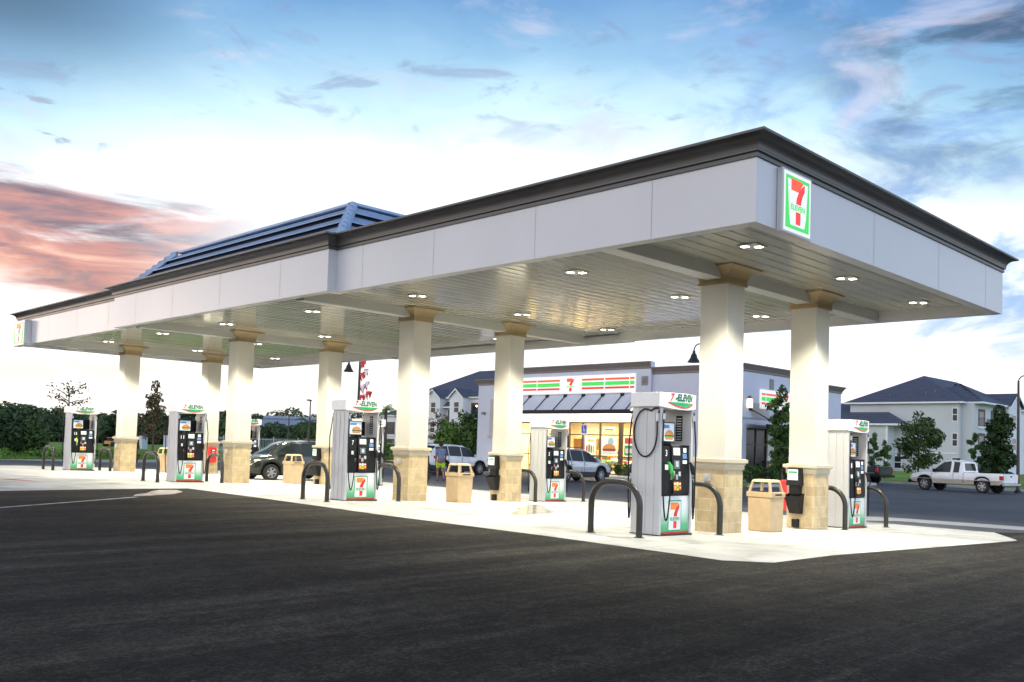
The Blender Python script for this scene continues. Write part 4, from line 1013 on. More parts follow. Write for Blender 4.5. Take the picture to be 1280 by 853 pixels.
def make_suv(label, loc, rz, pt, group=None, gloss=None, tail=tail_red, sporty=False, name='parked_suv', cat='SUV'):
    t = thing(name, label, cat, loc, rz, group)
    w = .90
    st = [(-2.22, .48, .80, .95, .70, .62), (-2.20, .36, .92, 1.05, .80, .66), (-2.10, .30, .98, 1.18, .87, .70), (-1.98, .27, 1.02, 1.46, .89, .69), (-1.80, .25, 1.03, 1.58, w, .67), (-1.2, .24, 1.02, 1.66, w, .66), (-.4, .24, 1.0, 1.68, w, .665), (.25, .24, .98, 1.64, w, .66), (.62, .24, .97, 1.52, w, .66), (1.02, .24, .96, 1.24, w, .70), (1.28, .25, .95, 1.06, .895, .74), (1.8, .27, .88, 1.00, .88, .72), (2.10, .31, .76, .90, .84, .66), (2.24, .36, .64, .76, .74, .60), (2.28, .44, .58, .66, .62, .52)]
    loft_body(t, st, (-1.32, 1.34), .345, .42, pt, [(-1.80, -.95), (-.90, -.02), (.04, 1.10)], [(-2.08, -1.78), (.34, 1.26)], [(-1.0, -.02), (-.0, 1.05)], clad=black, lower=mat('dark cladding', (.03, .03, .032), .6))
    for xw in (-1.32, 1.34):
        for s in (1, -1): make_wheel(t, xw, s * (w - .115), .345, .22, s)
    for s in (1, -1):
        b = MB(); b.add([(-2.17, s * .60, 1.0), (-2.12, s * .80, 1.02), (-1.98, s * .885, 1.04), (-1.82, s * .90, 1.03), (-1.84, s * .905, .93), (-2.0, s * .90, .88), (-2.15, s * .84, .86), (-2.215, s * .62, .90)], [tuple(range(8)) if s < 0 else tuple(range(7, -1, -1))], tail)
        b.add([(-2.19, s * .60, 1.0), (-2.14, s * .81, 1.02), (-2.0, s * .90, 1.03), (-1.84, s * .915, 1.0), (-2.0, s * .91, .90), (-2.16, s * .85, .88), (-2.235, s * .62, .91)], [tuple(range(7))], tail)
        b.build('tail_light', t)
        b = MB(); b.add([(2.12, s * .84, .72), (1.98, s * .87, .80), (1.78, s * .885, .86), (2.02, s * .80, .86), (2.20, s * .66, .74), (2.235, s * .64, .66), (2.18, s * .79, .65)], [tuple(range(7))], head_lens)
        b.add([(2.14, s * .85, .72), (1.98, s * .885, .80), (1.78, s * .89, .86), (2.02, s * .81, .87), (2.21, s * .67, .75), (2.255, s * .65, .66), (2.20, s * .80, .65)], [tuple(range(7))], head_lens); b.build('headlight', t)
        b = MB(); b.box(.86, 1.02, *sorted((s * .88, s * 1.06)), 1.00, 1.14, pt if not sporty else black); b.build('mirror', t, bevel=.03)
        b = MB(); b.tube([(-1.6, s * .56, 1.66), (-1.55, s * .56, 1.70), (.0, s * .56, 1.72), (.1, s * .56, 1.68)], .018, black, 6); b.build('roof_rail', t)
    b = MB(); b.box(-2.25, -2.18, -.80, .80, .40, .62, mat('dark cladding', (.03, .03, .032), .6)); b.build('rear_bumper', t, bevel=.03)
    b = MB(); b.box(-2.255, -2.21, -.26, .26, .72, .84, plate_w); b.build('number_plate', t)
    b = MB(); b.box(2.2, 2.262, -.55, .55, .42, .56, black); b.box(2.24, 2.285, -.42, .42, .60, .66, black); b.build('grille', t, bevel=.01)
    return t
silver = paint('silver paint', (.76, .75, .75), .1); champagne = paint('pale silver paint', (.52, .52, .54), .25); maroon = paint('maroon paint', (.13, .012, .03)); darkg = paint('dark olive paint', (.022, .027, .024), .2, .22); whitep = paint('white paint', (.80, .80, .80)); navy = paint('near black paint', (.014, .016, .022), .2)
GL = -.10
suv = make_suv('pale silver crossover parked nose-in behind the walking person', (22.12, 31.62, GL), 0, silver, 'vehicles parked at the shop front')
make_suv('silver crossover parked nose-in before the lit shop windows', (23.55, 24.05, GL), 0, champagne, 'vehicles parked at the shop front')
make_suv('maroon crossover mostly hidden behind the pale silver one', (23.6, 35.0, GL), 0, maroon, 'vehicles parked at the shop front')
make_suv('dark olive crossover stopped under the canopy behind a bin', (8.28, 25.7, gz(8.3) + .0), pi, darkg, sporty=True).scale = (1, 1, .95)

def make_truck(label, loc, rz, pt, two_tone=None):
    t = thing('pickup_truck', label, 'pickup', loc, rz, 'pickups parked on the side lot')
    w = .96
    st = [(-2.86, .66, 1.06, 1.09, .88, .80), (-2.82, .58, 1.10, 1.13, .94, .86), (-2.70, .50, 1.12, 1.15, w, .88), (-1.7, .48, 1.11, 1.14, w, .88), (-.72, .46, 1.10, 1.13, w, .88), (1.25, .46, 1.06, 1.09, w, .88), (1.45, .46, 1.06, 1.16, w, .86), (2.2, .48, .98, 1.08, .95, .82), (2.62, .52, .86, .98, .91, .78), (2.74, .55, .80, .88, .84, .74)]
    loft_body(t, st, (-1.72, 1.78), .39, .48, pt, [], [], [(-.02, 1.22)], bedx=(-2.76, -.62), lower=two_tone, clad=black)
    # cab as its own upper shell
    cb = [(-.60, 1.09, 1.15, .90, .84), (-.50, 1.09, 1.76, .90, .70), (-.38, 1.09, 1.82, .90, .69), (.25, 1.08, 1.86, .90, .68), (.62, 1.08, 1.80, .90, .69), (1.02, 1.07, 1.46, .90, .76), (1.36, 1.07, 1.13, .89, .84)]
    xs = sorted(set([c[0] for c in cb] + [-.34, .02, .13, .18, .98, .5, .8, 1.18, .42, -.56]))
    rows = []
    for x in xs:
        _, be, tp, ww, wt = interp(cb, x); d = tp - be; rows.append([(ww, be - .06), (ww, be + .03), (lerp(ww, wt, .84), be + d * .86), (wt * .90, be + d * .965), (0, tp)])
    parts = {}
    for i in range(len(xs) - 1):
        xm = (xs[i] + xs[i + 1]) / 2
        for j in range(4):
            for s in (1, -1):
                P = [(xs[i], s * rows[i][j][0], rows[i][j][1]), (xs[i + 1], s * rows[i + 1][j][0], rows[i + 1][j][1]), (xs[i + 1], s * rows[i + 1][j + 1][0], rows[i + 1][j + 1][1]), (xs[i], s * rows[i][j + 1][0], rows[i][j + 1][1])]
                if s < 0: P = P[::-1]
                key, m = ('cab',), pt
                if j == 1 and -.30 < xm < .02: key, m = ('side_window', s, 0), car_glass
                if j == 1 and .18 < xm < 1.18: key, m = ('side_window', s, 1), car_glass
                if j >= 2 and xm > .62 and xm < 1.36: key, m = ('windscreen',), car_glass
                parts.setdefault(key, MB()).add(P, [(0, 1, 2, 3)], m)
    for key, mb in parts.items(): mb.build(key[0], t, smooth=True, auto=40)
    b = MB(); b.add([(-.612, -.62, 1.24), (-.612, .62, 1.24), (-.535, .56, 1.66), (-.535, -.56, 1.66)], [(0, 1, 2, 3)], car_glass); b.build('rear_window', t)
    for s in (1, -1):
        b = MB(); b.box(-.63, -.612, *sorted((s * w * .97, s * (w + .004))), .56, 1.09, black); b.box(1.30, 1.31, *sorted((s * w * .97, s * (w + .003))), .62, 1.02, black); b.build('panel_gap', t)
        b = MB(); b.box(-2.7, 2.5, *sorted((s * w * .985, s * (w + .012))), .70, .735, steel); b.build('side_moulding', t)
    for xw in (-1.72, 1.78):
        for s in (1, -1): make_wheel(t, xw, s * (w - .12), .39, .24, s)
    for s in (1, -1):
        b = MB(); b.box(-2.90, -2.70, *sorted((s * .80, s * .967)), .78, 1.02, tail_red); b.build('tail_light', t, bevel=.03)
        b = MB(); b.box(2.52, 2.73, *sorted((s * .56, s * .905)), .70, .88, head_lens); b.build('headlight', t, bevel=.04)
        b = MB(); b.box(1.02, 1.16, *sorted((s * .94, s * 1.16)), 1.10, 1.30, black); b.build('mirror', t, bevel=.03)
    b = MB(); b.box(-2.92, -2.80, -.80, .80, .62, 1.10, pt); b.box(-2.925, -2.921, -.10, .10, .95, 1.03, black); b.build('tailgate', t, bevel=.02)
    b = MB(); b.box(-3.04, -2.84, -.92, .92, .46, .60, steel if two_tone else black); b.build('rear_bumper', t, bevel=.03)
    b = MB(); b.box(2.66, 2.86, -.94, .94, .42, .62, black); b.build('front_bumper', t, bevel=.04)
    b = MB(); b.box(2.70, 2.765, -.52, .52, .66, .86, steel); b.build('grille', t, bevel=.01)
    b = MB(); b.box(.1, .25, -.10, .10, 1.84, 1.95, black); 
    if two_tone: b.build('roof_light', t, bevel=.02)
    return t
make_truck('white extended-cab pickup parked along the side kerb', (40.6, 11.1, GL), radians(81), whitep, mat('tan lower paint', (.46, .40, .34), .4))
wt_ = [o for o in COL.objects if o.name == 'pickup_truck'][0]; wt_.scale = (.9, .9, .92)
make_truck('near black pickup seen from behind, beyond the right-end dispenser', (46.4, 20.4, GL), radians(84), navy)

# ------------------------------------------------------------------ person walking
def skin_chain(name, nodes, edges, m, parent, root=0):
    me = bpy.data.meshes.new(name); me.from_pydata([n[:3] for n in nodes], edges, []); me.materials.append(m)
    o = bpy.data.objects.new(name, me); COL.objects.link(o)
    md = o.modifiers.new('skin', 'SKIN'); md.use_smooth_shade = True
    for i, n in enumerate(nodes):
        v = me.skin_vertices[0].data[i]; v.radius = (n[3], n[4] if len(n) > 4 else n[3]); v.use_root = (i == root)
    s_ = o.modifiers.new('sub', 'SUBSURF'); s_.levels = s_.render_levels = 2
    dg = bpy.context.evaluated_depsgraph_get(); dg.update()
    m2 = bpy.data.meshes.new_from_object(o.evaluated_get(dg)); o.modifiers.clear(); o.data = m2
    if not m2.materials: m2.materials.append(m)
    o.parent = parent
    return o
skin_m = mat('skin', (.20, .10, .06), .6); hair_m = mat('black hair', (.012, .010, .010), .6); shirt_m = mat('blue grey shirt', (.16, .20, .34), .8, var=.15, scale=14); lime_m = mat('lime shorts', (.45, .70, .03), .7); shoe_m = mat('dark shoes', (.05, .02, .02), .6)
# local +x = walking direction
man = thing('person', 'person in a blue-grey shirt and lime shorts walking towards the shop', 'person', (15.26, 24.54, GL), radians(62))
nodes = [(0, 0, .92, .145, .12), (0, 0, 1.12, .14, .11), (.02, 0, 1.34, .165, .11), (.03, 0, 1.46, .07, .06), (.05, 0, 1.56, .062), (.07, 0, 1.64, .088, .10), (.075, 0, 1.71, .085, .09),
         (.03, .19, 1.40, .058), (-.06, .23, 1.14, .043), (.05, .22, .90, .034), (.08, .21, .83, .035),
         (.03, -.19, 1.40, .058), (.05, -.24, 1.15, .043), (.18, -.22, .95, .034), (.23, -.21, .89, .035),
         (.02, .09, .84, .095), (.14, .095, .47, .062), (.10, .10, .10, .042), (.20, .10, .045, .038),
         (-.02, -.09, .84, .095), (-.08, -.095, .48, .062), (-.30, -.10, .16, .042), (-.23, -.10, .06, .038)]
edges = [(0, 1), (1, 2), (2, 3), (3, 4), (4, 5), (5, 6), (2, 7), (7, 8), (8, 9), (9, 10), (2, 11), (11, 12), (12, 13), (13, 14), (0, 15), (15, 16), (16, 17), (17, 18), (0, 19), (19, 20), (20, 21), (21, 22)]
def grow(p, pts):
    for q in pts: nodes.append(q); edges.append((p, len(nodes) - 1)); p = len(nodes) - 1
grow(6, [(.165, 0, 1.668, .018)])                                   # nose
grow(5, [(.075, .095, 1.665, .018)]); grow(5, [(.075, -.095, 1.665, .018)])   # ears
for wi, (hx, hy, hz) in ((10, nodes[10][:3]), (14, nodes[14][:3])):
    for k, ln in enumerate((.065, .078, .074, .056)):
        fx = hx - .03 + .021 * k
        grow(wi, [(fx, hy, hz - .045, .010), (fx + .006, hy, hz - .045 - ln * .55, .009), (fx + .018, hy, hz - .045 - ln, .008)])
    grow(wi, [(hx + .045, hy, hz - .01, .011), (hx + .06, hy, hz - .055, .009)])
skin_chain('body', nodes, edges, skin_m, man)
eye_m = mat('eye', (.03, .02, .015), .2)
for y in (.034, -.034):
    b = MB(); b.lathe([(.0001, .008), (.010, .003), (.0001, -.004)], eye_m, (.158, y, 1.69), 'x', 8); b.build('eye', man)
b = MB(); b.box(.150, .160, -.026, .026, 1.618, 1.628, mat('lips', (.22, .07, .06), .5)); b.build('mouth', man)
skin_chain('shirt', [(0, 0, .86, .19, .155), (0, 0, 1.12, .175, .145), (.02, 0, 1.36, .19, .135), (.03, 0, 1.46, .10, .09), (.03, .19, 1.40, .078), (-.03, .225, 1.20, .066), (.03, -.19, 1.40, .078), (.045, -.225, 1.20, .066)], [(0, 1), (1, 2), (2, 3), (2, 4), (4, 5), (2, 6), (6, 7)], shirt_m, man)
skin_chain('shorts', [(0, 0, .90, .165, .14), (.03, .092, .80, .12), (.11, .097, .58, .098), (-.03, -.092, .80, .12), (-.07, -.097, .58, .098)], [(0, 1), (1, 2), (0, 3), (3, 4)], lime_m, man)
b = MB(); b.lathe([(.0001, .115), (.06, .10), (.10, .05), (.108, 0), (.10, -.05), (.085, -.09)], hair_m, (.045, 0, 1.675), 'z', 14); b.build('hair', man, smooth=True)
for x, y, z, a in ((.17, .10, .045, 0), (-.24, -.10, .075, 0)):
    b = MB(); b.box(x - .12, x + .14, y - .045, y + .045, z - .045, z + .035, shoe_m, top=(.02, .01)); b.build('shoe', man, bevel=.02)

# ------------------------------------------------------------------ vegetation
def leaf_cloud(mb, m, clumps, n, size, rnd, flat=.0):
    """many small leaf faces spread through ellipsoid clumps"""
    tot = sum(c[3] * c[4] * c[5] for c in clumps); vs = []; fs = []
    for (cx, cy, cz, rx, ry, rz) in clumps:
        k = max(6, int(n * rx * ry * rz / tot))
        for _ in range(k):
            while True:
                x, y, z = rnd.uniform(-1, 1), rnd.uniform(-1, 1), rnd.uniform(-1, 1); d = x * x + y * y + z * z
                if .12 < d < 1 and rnd.random() < .35 + .65 * d: break
            p = Vector((cx + x * rx, cy + y * ry, cz + z * rz)); s = size * rnd.uniform(.6, 1.35)
            nrm = Vector((x + rnd.uniform(-.9, .9), y + rnd.uniform(-.9, .9), z + .4 + rnd.uniform(-.9, .9))); nrm.normalize()
            a = nrm.orthogonal().normalized(); a = Matrix.Rotation(rnd.uniform(0, 6.28), 3, nrm) @ a; c = nrm.cross(a)
            o = len(vs); vs += [p - a * s, p + c * s * .45, p + a * s, p - c * s * .45]; fs.append((o, o + 1, o + 2, o + 3))
    return mb.add(vs, fs, m)
def make_tree(name, label, cat, loc, h, trunk_h, crown, nleaf, lsize, lm, seed, group=None, r0=.08, limbs=7, shape='round', gaps=1.0):
    rnd = random.Random(seed); t = thing(name, label, cat, loc, rnd.uniform(0, 6), group)
    b = MB(); top = Vector((rnd.uniform(-.1, .1) * h, rnd.uniform(-.1, .1) * h, h * .9)) * (1 if shape != 'column' else 1); top.x *= .4; top.y *= .4
    tp = [(top.x * k ** 1.5, top.y * k ** 1.5, h * .9 * k) for k in (0, .15, .35, .6, .8, 1)]
    b.tube(tp, [r0 * 1.2, r0, r0 * .8, r0 * .5, r0 * .3, r0 * .12], bark, 7)
    cl = []
    for i in range(limbs):
        k = lerp(trunk_h / h, .92, (i + .5) / limbs); a = i * 2.4 + rnd.uniform(-.4, .4)
        if shape == 'cone': rr = crown * (1.05 - k) * 1.3 + .12
        elif shape == 'column': rr = crown * (.75 + .25 * sin(pi * (i + .5) / limbs))
        else: rr = crown * (.55 + .6 * sin(pi * clamp((k - trunk_h / h) / (1 - trunk_h / h), .05, .95)))
        rr *= rnd.uniform(.7, 1.15)
        p0 = Vector((top.x * k, top.y * k, h * .9 * k)); p1 = p0 + Vector((cos(a) * rr * .75, sin(a) * rr * .75, rr * rnd.uniform(.15, .5)))
        b.tube([p0, p0.lerp(p1, .5) + Vector((0, 0, .05 * h * .3)), p1], [r0 * .4, r0 * .25, r0 * .08], bark, 5)
        cs = crown * rnd.uniform(.34, .55) * gaps
        cl.append((p1.x, p1.y, p1.z, cs, cs, cs * rnd.uniform(.6, .9)))
        q = p0.lerp(p1, .5); cl.append((q.x, q.y, q.z, cs * .7, cs * .7, cs * .55))
    cl.append((top.x, top.y, h * .93, crown * .35 * gaps, crown * .35 * gaps, h * .07 + crown * .2))
    b.build('trunk', t, smooth=True)
    c = MB(); leaf_cloud(c, lm, cl, nleaf, lsize, rnd); c.build('crown', t, recalc=False)
    return t
def make_shrub(name, label, loc, rx, ry, h, n, ls, lm, seed, group=None, cat='shrub'):
    rnd = random.Random(seed); t = thing(name, label, cat, loc, rnd.uniform(0, 6), group); cl = []; b = MB()
    for i in range(9):
        a = rnd.uniform(0, 6.28); k = sqrt(rnd.random()) * .65
        z = h * rnd.uniform(.28, .72); s = rnd.uniform(.32, .5)
        cl.append((cos(a) * k * rx, sin(a) * k * ry, z, rx * s, ry * s, h * s * .75))
        b.tube([(cos(a) * k * rx * .3, sin(a) * k * ry * .3, -.05), (cos(a) * k * rx, sin(a) * k * ry, z)], [.035, .012], bark, 5)
    b.build('stems', t); c = MB(); leaf_cloud(c, lm, cl, n, ls, rnd); c.build('foliage', t, recalc=False)
    return t
def make_palm(label, loc, h, fr, seed, lm=leaf_mid, nf=16):
    rnd = random.Random(seed); t = thing('palm_tree', label, 'palm', loc)
    b = MB(); b.tube([(0, 0, -.05), (.05, 0, h * .4), (.02, .04, h * .8), (0, 0, h)], [.17, .13, .12, .13], bark, 9); b.build('trunk', t, smooth=True)
    c = MB()
    for i in range(nf):
        a = i * 2.4; up = rnd.uniform(-.1, 1.1); pts = []
        for k in range(7):
            q = k / 6; pts.append(Vector((cos(a) * fr * q * cos(up * .6), sin(a) * fr * q * cos(up * .6), h + fr * (up * q - .85 * q * q))))
        for k in range(6):
            d = (pts[k + 1] - pts[k]); side = d.cross(Vector((0, 0, 1))).normalized() * fr * .22 * (1 - .6 * k / 6)
            for s in (-1, 1):
                for e in (0, .5):
                    p = pts[k] + d * e; c.add([p, p + d * .35, p + side * s + d * .6 - Vector((0, 0, .10 * fr))], [(0, 1, 2)], lm)
    c.build('crown', t, recalc=False)
    return t
LG = .03
make_tree('tree', 'young dark tree with a loose crown, left of the white pickup', 'tree', (51.5, 17.6, LG), 4.6, .8, 1.5, 4200, .12, leaf_dark, 3, None, .07, 18, 'round', .85)
make_tree('tree', 'dense dark columnar tree behind the tailgate of the white pickup', 'tree', (50.9, 12.5, LG), 5.0, .3, .82, 6000, .13, leaf_dark, 11, None, .08, 20, 'column', 1.35)
make_tree('tree', 'slender light green sapling behind the bed of the white pickup', 'tree', (52.1, 14.3, LG), 3.3, .5, .45, 1100, .11, leaf_mid, 5, None, .04, 8, 'column')
make_tree('tree', 'small fresh green sapling right of the right-end dispenser', 'tree', (57.3, 23.2, LG), 3.4, .7, .55, 1100, .11, leaf_mid, 6, None, .04, 8, 'round')
make_tree('tree', 'shorter green sapling before the low apartment wing', 'tree', (58.0, 22.6, LG), 2.8, .6, .6, 1000, .11, leaf_mid, 8, None, .04, 8, 'cone')
make_tree('tree', 'slim leafy tree beside the side windows of the shop', 'tree', (33.9, 18.0, .035), 5.2, 1.0, .8, 3600, .11, leaf_mid, 9, None, .06, 16, 'column', 1.1)
make_shrub('shrub', 'pale green bushy shrub behind the silver crossovers, before the gabled apartments', (34.6, 46.2, 0), 1.5, 1.5, 3.6, 2400, .17, leaf_fresh, 21)
make_shrub('shrub', 'dark bushy shrub behind the silver crossovers, touching the shop corner', (34.1, 43.6, 0), 1.7, 1.7, 4.2, 3200, .17, leaf_mid, 22)
make_tree('tree', 'sparse tree with reddish leaves before the gabled apartments', 'tree', (35.1, 48.2, 0), 4.2, 1.2, 1.1, 420, .13, leaf_red, 12, None, .09, 10, 'round', .8)
make_palm('small palm seen between dispenser 7 and its column', (33.98, 53.43, 0), 4.3, 1.3, 4, leaf_fresh)
make_shrub('shrub', 'bright green shrub seen between dispenser 7 and its column', (30.85, 49.65, 0), 1.1, 1.1, 2.4, 1200, .15, leaf_fresh, 23)
make_tree('tree', 'tall thin tree with a reddish top standing on the left lawn', 'tree', (20.6, 66.7, LG), 5.9, 1.0, 1.25, 1500, .15, leaf_red, 14, None, .08, 16, 'cone', .8)
make_tree('tree', 'sparse half-bare tree rising behind the farthest dispenser', 'tree', (17.6, 76.8, LG), 6.2, 3.2, 1.6, 260, .15, leaf_red, 15, None, .13, 16, 'round', .8)
make_shrub('shrub', 'large dark shrub at the left edge of the lawn', (5.6, 55.5, LG), 2.2, 2.2, 3.05, 5200, .16, leaf_dark, 31)
make_shrub('shrub', 'dark shrub cut by the left edge of the photo', (1.2, 57.5, LG), 2.4, 2.4, 3.0, 4200, .16, leaf_dark, 32)
make_shrub('shrub', 'lower dark shrub right of the large one, behind the far hoop guard', (7.9, 55.6, LG), 1.2, 1.2, 2.3, 2000, .15, leaf_dark, 33)
# weeds along the lawn edge, shrubs in the shop bed
rnd = random.Random(5); b = MB(); cl = []
for i in range(70):
    x = rnd.uniform(-8, 13); y = 47.4 + x * .28 + rnd.uniform(.3, 2.6) + (2.0 if x < 3 else 0); s = rnd.uniform(.18, .40); cl.append((x, y, s * .6, s * 1.3, s * 1.3, s))
leaf_cloud(b, leaf_fresh, cl, 5200, .14, rnd); tag(b.build('weeds', recalc=False), 'low green weeds growing along the edge of the left lawn', 'weeds', None, 'stuff')
b = MB(); vs = []; fs = []
for i in range(26000):
    x = rnd.uniform(-6, 42); y = 46.4 + .30 * (x - 6) + rnd.random() ** 2 * 30 + .3; hgt = rnd.uniform(.06, .16); a = rnd.uniform(0, 3.14); w = .035; o = len(vs)
    vs += [(x - cos(a) * w, y - sin(a) * w, .03), (x + cos(a) * w, y + sin(a) * w, .03), (x + rnd.uniform(-.05, .05), y, .03 + hgt)]; fs.append((o, o + 1, o + 2))
b.add(vs, fs, leaf_fresh); tag(b.build('grass_blades', recalc=False), 'short grass blades on the left lawn', 'grass', None, 'stuff')
for i, x in enumerate((31.0, 32.3, 33.7, 35.0, 36.2, 37.6, 39.0, 40.4)):
    make_shrub('shrub', 'low shrub in the planting bed along the shop side wall', (x, 19.1, .03), .75, .5, .95 if i % 2 else 1.15, 700, .10, leaf_dark if i % 3 else leaf_mid, 40 + i, 'shrubs along the shop side wall')
for i, y in enumerate((26.5, 27.1, 27.7, 28.5)):
    make_shrub('shrub', 'small planting at the foot of the lit shop window', (32.0, y, .02), .4, .35, .8, 420, .08, leaf_mid, 60 + i, 'small plants under the shop window')
# distant wood: separate trees in front, one mass behind
TL = [(39.6, 189, 7.2), (43.9, 184.8, 7.0), (47.3, 181.6, 7.6), (50.5, 178.3, 7.2), (53.7, 175.1, 7.0), (57, 171.9, 6.4), (60.7, 168.1, 7.2), (64.5, 164.3, 7.4), (68.8, 160, 8.0), (73.1, 155.7, 7.6), (76.4, 152.5, 7.4)]
proto_t = [make_tree('tree', 'x', 'tree', (0, 0, 0), 7.2, 1.2, 3.0, 2600, .42, leaf_far, 70 + i, 'trees of the distant treeline', .2, 12, 'round', 1.0) for i in range(3)]
used = set(); rnd = random.Random(9)
for i, (x, y, h) in enumerate(TL + [(x - 4.5 + rnd.uniform(-2, 2), y - 9, h * .72) for x, y, h in TL]):
    lab = 'distant dark green tree in the treeline beyond the left lawn'
    k = i % 3
    if k not in used: o = proto_t[k]; used.add(k)
    else: o = copy_tree(proto_t[k])
    o.location = (x, y, 0); o['label'] = lab; s = h / 7.2 * (.95 if x < 45 else .82); o.scale = (s * 1.15, s * 1.15, s); o.rotation_euler = (0, 0, rnd.uniform(0, 6))
b = MB(); cl = []
for i in range(120):
    t_ = i / 119; x = lerp(10, 74, t_); y = 232 - x * 1.0 + rnd.uniform(-3, 3) + 6; cl.append((x, y, rnd.uniform(1.2, 2.6), 3.6, 3.6, rnd.uniform(1.8, 2.8)))
leaf_cloud(b, leaf_far, cl, 22000, .5, rnd); tag(b.build('far_wood', recalc=False), 'far dark wood closing the view beyond the left lawn', 'wood', None, 'stuff')
b = MB(); cl = []
for i in range(30):
    x = lerp(128, 185, i / 29); y = 300 - x * .55 + rnd.uniform(-2, 2); cl.append((x, y, rnd.uniform(6.5, 9.5), 3.2, 3.2, 2.4)); 
    b.tube([(x, y, 0), (x, y, 8)], .2, bark, 5)
leaf_cloud(b, leaf_far, cl, 5000, .6, rnd); tag(b.build('far_wood', recalc=False), 'thin line of treetops showing above the long grey warehouse', 'wood', None, 'stuff')
for i, (x, y, h) in enumerate([(50.2, 100.9, 4.0), (51.3, 99.8, 4.8), (52.6, 98.6, 4.2), (53.6, 97.5, 4.9), (55, 96.1, 5.0), (56.5, 94.6, 4.2)]):
    o = copy_tree(proto_t[i % 3]); o.location = (x, y, 0); s = h / 7.2 * .74; o.scale = (s, s, s); o['label'] = 'green tree before the grey warehouse, beyond the metal fence'; o['group'] = 'trees before the warehouse'; o.rotation_euler = (0, 0, i * 1.3)
make_palm('palm standing before the grey warehouse, left of the third shop-side column', (48.8, 88.2, 0), 3.6, 1.9, 8, leaf_mid, 20)

# ------------------------------------------------------------------ far buildings, fence, poles, small things
wh_m = mat('blue grey cladding', (.20, .25, .35), .7, var=.06, scale=.2)
t = thing('warehouse', 'long low blue-grey warehouse far beyond the trees', 'warehouse', (108, 191, 0))
b = MB(); b.box(-12, 60, 0, 25, 0, 6.6, wh_m); b.build('wall', t); b = MB(); b.box(-12.3, 60.3, -.3, 25.3, 6.6, 7.2, mat('blue grey roof', (.24, .29, .38), .6)); b.build('roof', t)
t.rotation_euler = (0, 0, radians(-40))
fence_m = mat('pale fence metal', (.40, .42, .46), .5)
f = thing('picket_fence', 'pale metal picket fence beyond the lawn behind the dark car', 'fence', (34.8, 81.1, 0), math.atan2(-8.6, 15.7))
b = MB()
for z in (.25, 1.45): b.box(-3, 25, -.02, .02, z, z + .06, fence_m)
x = -3
while x < 25: b.box(x, x + .03, -.045, -.022, .05, 1.65, fence_m); x += .16
b.build('pickets', f)
for k in range(12):
    b = MB(); b.box(-3 + k * 2.5, -2.9 + k * 2.5, -.03, .07, 0, 1.75, fence_m); b.build('post', f)
for lab, p_ in (('pale utility cabinet on the far lawn, left one of two', (30.6, 92.3, 0)), ('pale utility cabinet on the far lawn, right one of two', (34.9, 95.1, 0))):
    t = thing('utility_cabinet', lab, 'cabinet', p_, .6); t.scale = (.75, .75, .9); b = MB(); b.box(-.7, .7, -.5, .5, .0, 1.7, mat('cabinet paint', (.42, .46, .52), .5)); b.build('body', t, bevel=.04); b = MB(); b.box(-.75, .75, -.55, .55, 1.7, 1.78, mat('cabinet paint', (.42, .46, .52), .5)); b.build('lid', t)
t = thing('wheel_loader', 'small orange loader parked on the far lawn', 'loader', (32.2, 105, 0), .8); t.scale = (.55, .55, .55)
b = MB(); b.box(-1.4, .6, -.7, .7, .6, 1.3, mat('orange machine paint', (.55, .22, .04), .4)); b.add([(.6, -.2, .8), (1.6, -.2, .5), (1.6, .2, .5), (.6, .2, .8), (.6, -.2, 1.0), (1.7, -.2, .7), (1.7, .2, .7), (.6, .2, 1.0)], [(0, 3, 2, 1), (4, 5, 6, 7), (0, 1, 5, 4), (1, 2, 6, 5), (2, 3, 7, 6), (3, 0, 4, 7)], mat('orange machine paint', (.55, .22, .04), .4)); b.build('body', t, bevel=.05)
b = MB(); b.box(-.6, .4, -.55, .55, 1.3, 2.0, dark_glass); b.box(-.65, .45, -.6, .6, 2.0, 2.1, mat('orange machine paint', (.55, .22, .04), .4)); b.build('cab', t, bevel=.03)
b = MB(); b.box(1.6, 2.2, -.9, .9, .15, .8, mat('orange machine paint', (.55, .22, .04), .4)); b.build('bucket', t)
for x in (-.9, .5):
    for s in (-1, 1): b = MB(); b.lathe([(.0001, -.18), (.5, -.18), (.55, 0), (.5, .18), (.0001, .18)], rubber, (x, s * .8, .55), 'y', 14); b.build('wheel', t)
def street_lamp(label, loc, h, rz, arm=.55, bell=True, name='street_lamp'):
    t = thing(name, label, 'lamp post', loc, rz)
    b = MB(); b.lathe([(.0001, 0), (.17, 0), (.17, .12), (.11, .2), (.09, .5), (.055, h), (.0001, h)], dark_metal, n=12); b.build('pole', t, smooth=True)
    b = MB(); pts = [(0, 0, h - .25)] + [(arm * (1 - cos(a)) / 2 * 1.0, 0, h - .05 + .35 * sin(a)) for a in [pi * i / 12 for i in range(13)]]
    b.tube(pts, .03, dark_metal, 7); b.build('arm', t, smooth=True)
    b = MB(); b.lathe([(.0001, .10), (.06, .10), (.07, -.02), (.13, -.10), (.17, -.25), (.29, -.42), (.30, -.45), (.26, -.45), (.0001, -.30)], dark_metal, (arm, 0, h - .12), n=16); b.build('lamp_shade', t, smooth=True)
    return t
street_lamp('dark street lamp with bell shade standing before the shop, behind the nearest column', (24.3, 16.75, GL), 6.35, radians(135), .5)
sl = street_lamp('dark street lamp with red and white bunting seen above dispenser 7', (18.79, 35.97, GL), 6.15, radians(135), .62)
street_lamp('dark street lamp with gooseneck arm at the right edge beyond the white pickup', (43.0, 9.0, GL), 6.1, radians(-45), .8)
bu = thing('bunting', 'red and white bunting hanging in swags from the street lamp above dispenser 7', 'bunting', (18.79, 35.97, 0))
wm_ = mat('white bunting', (.75, .72, .72), .7)
R_ = Vector((.707, -.707, 0))
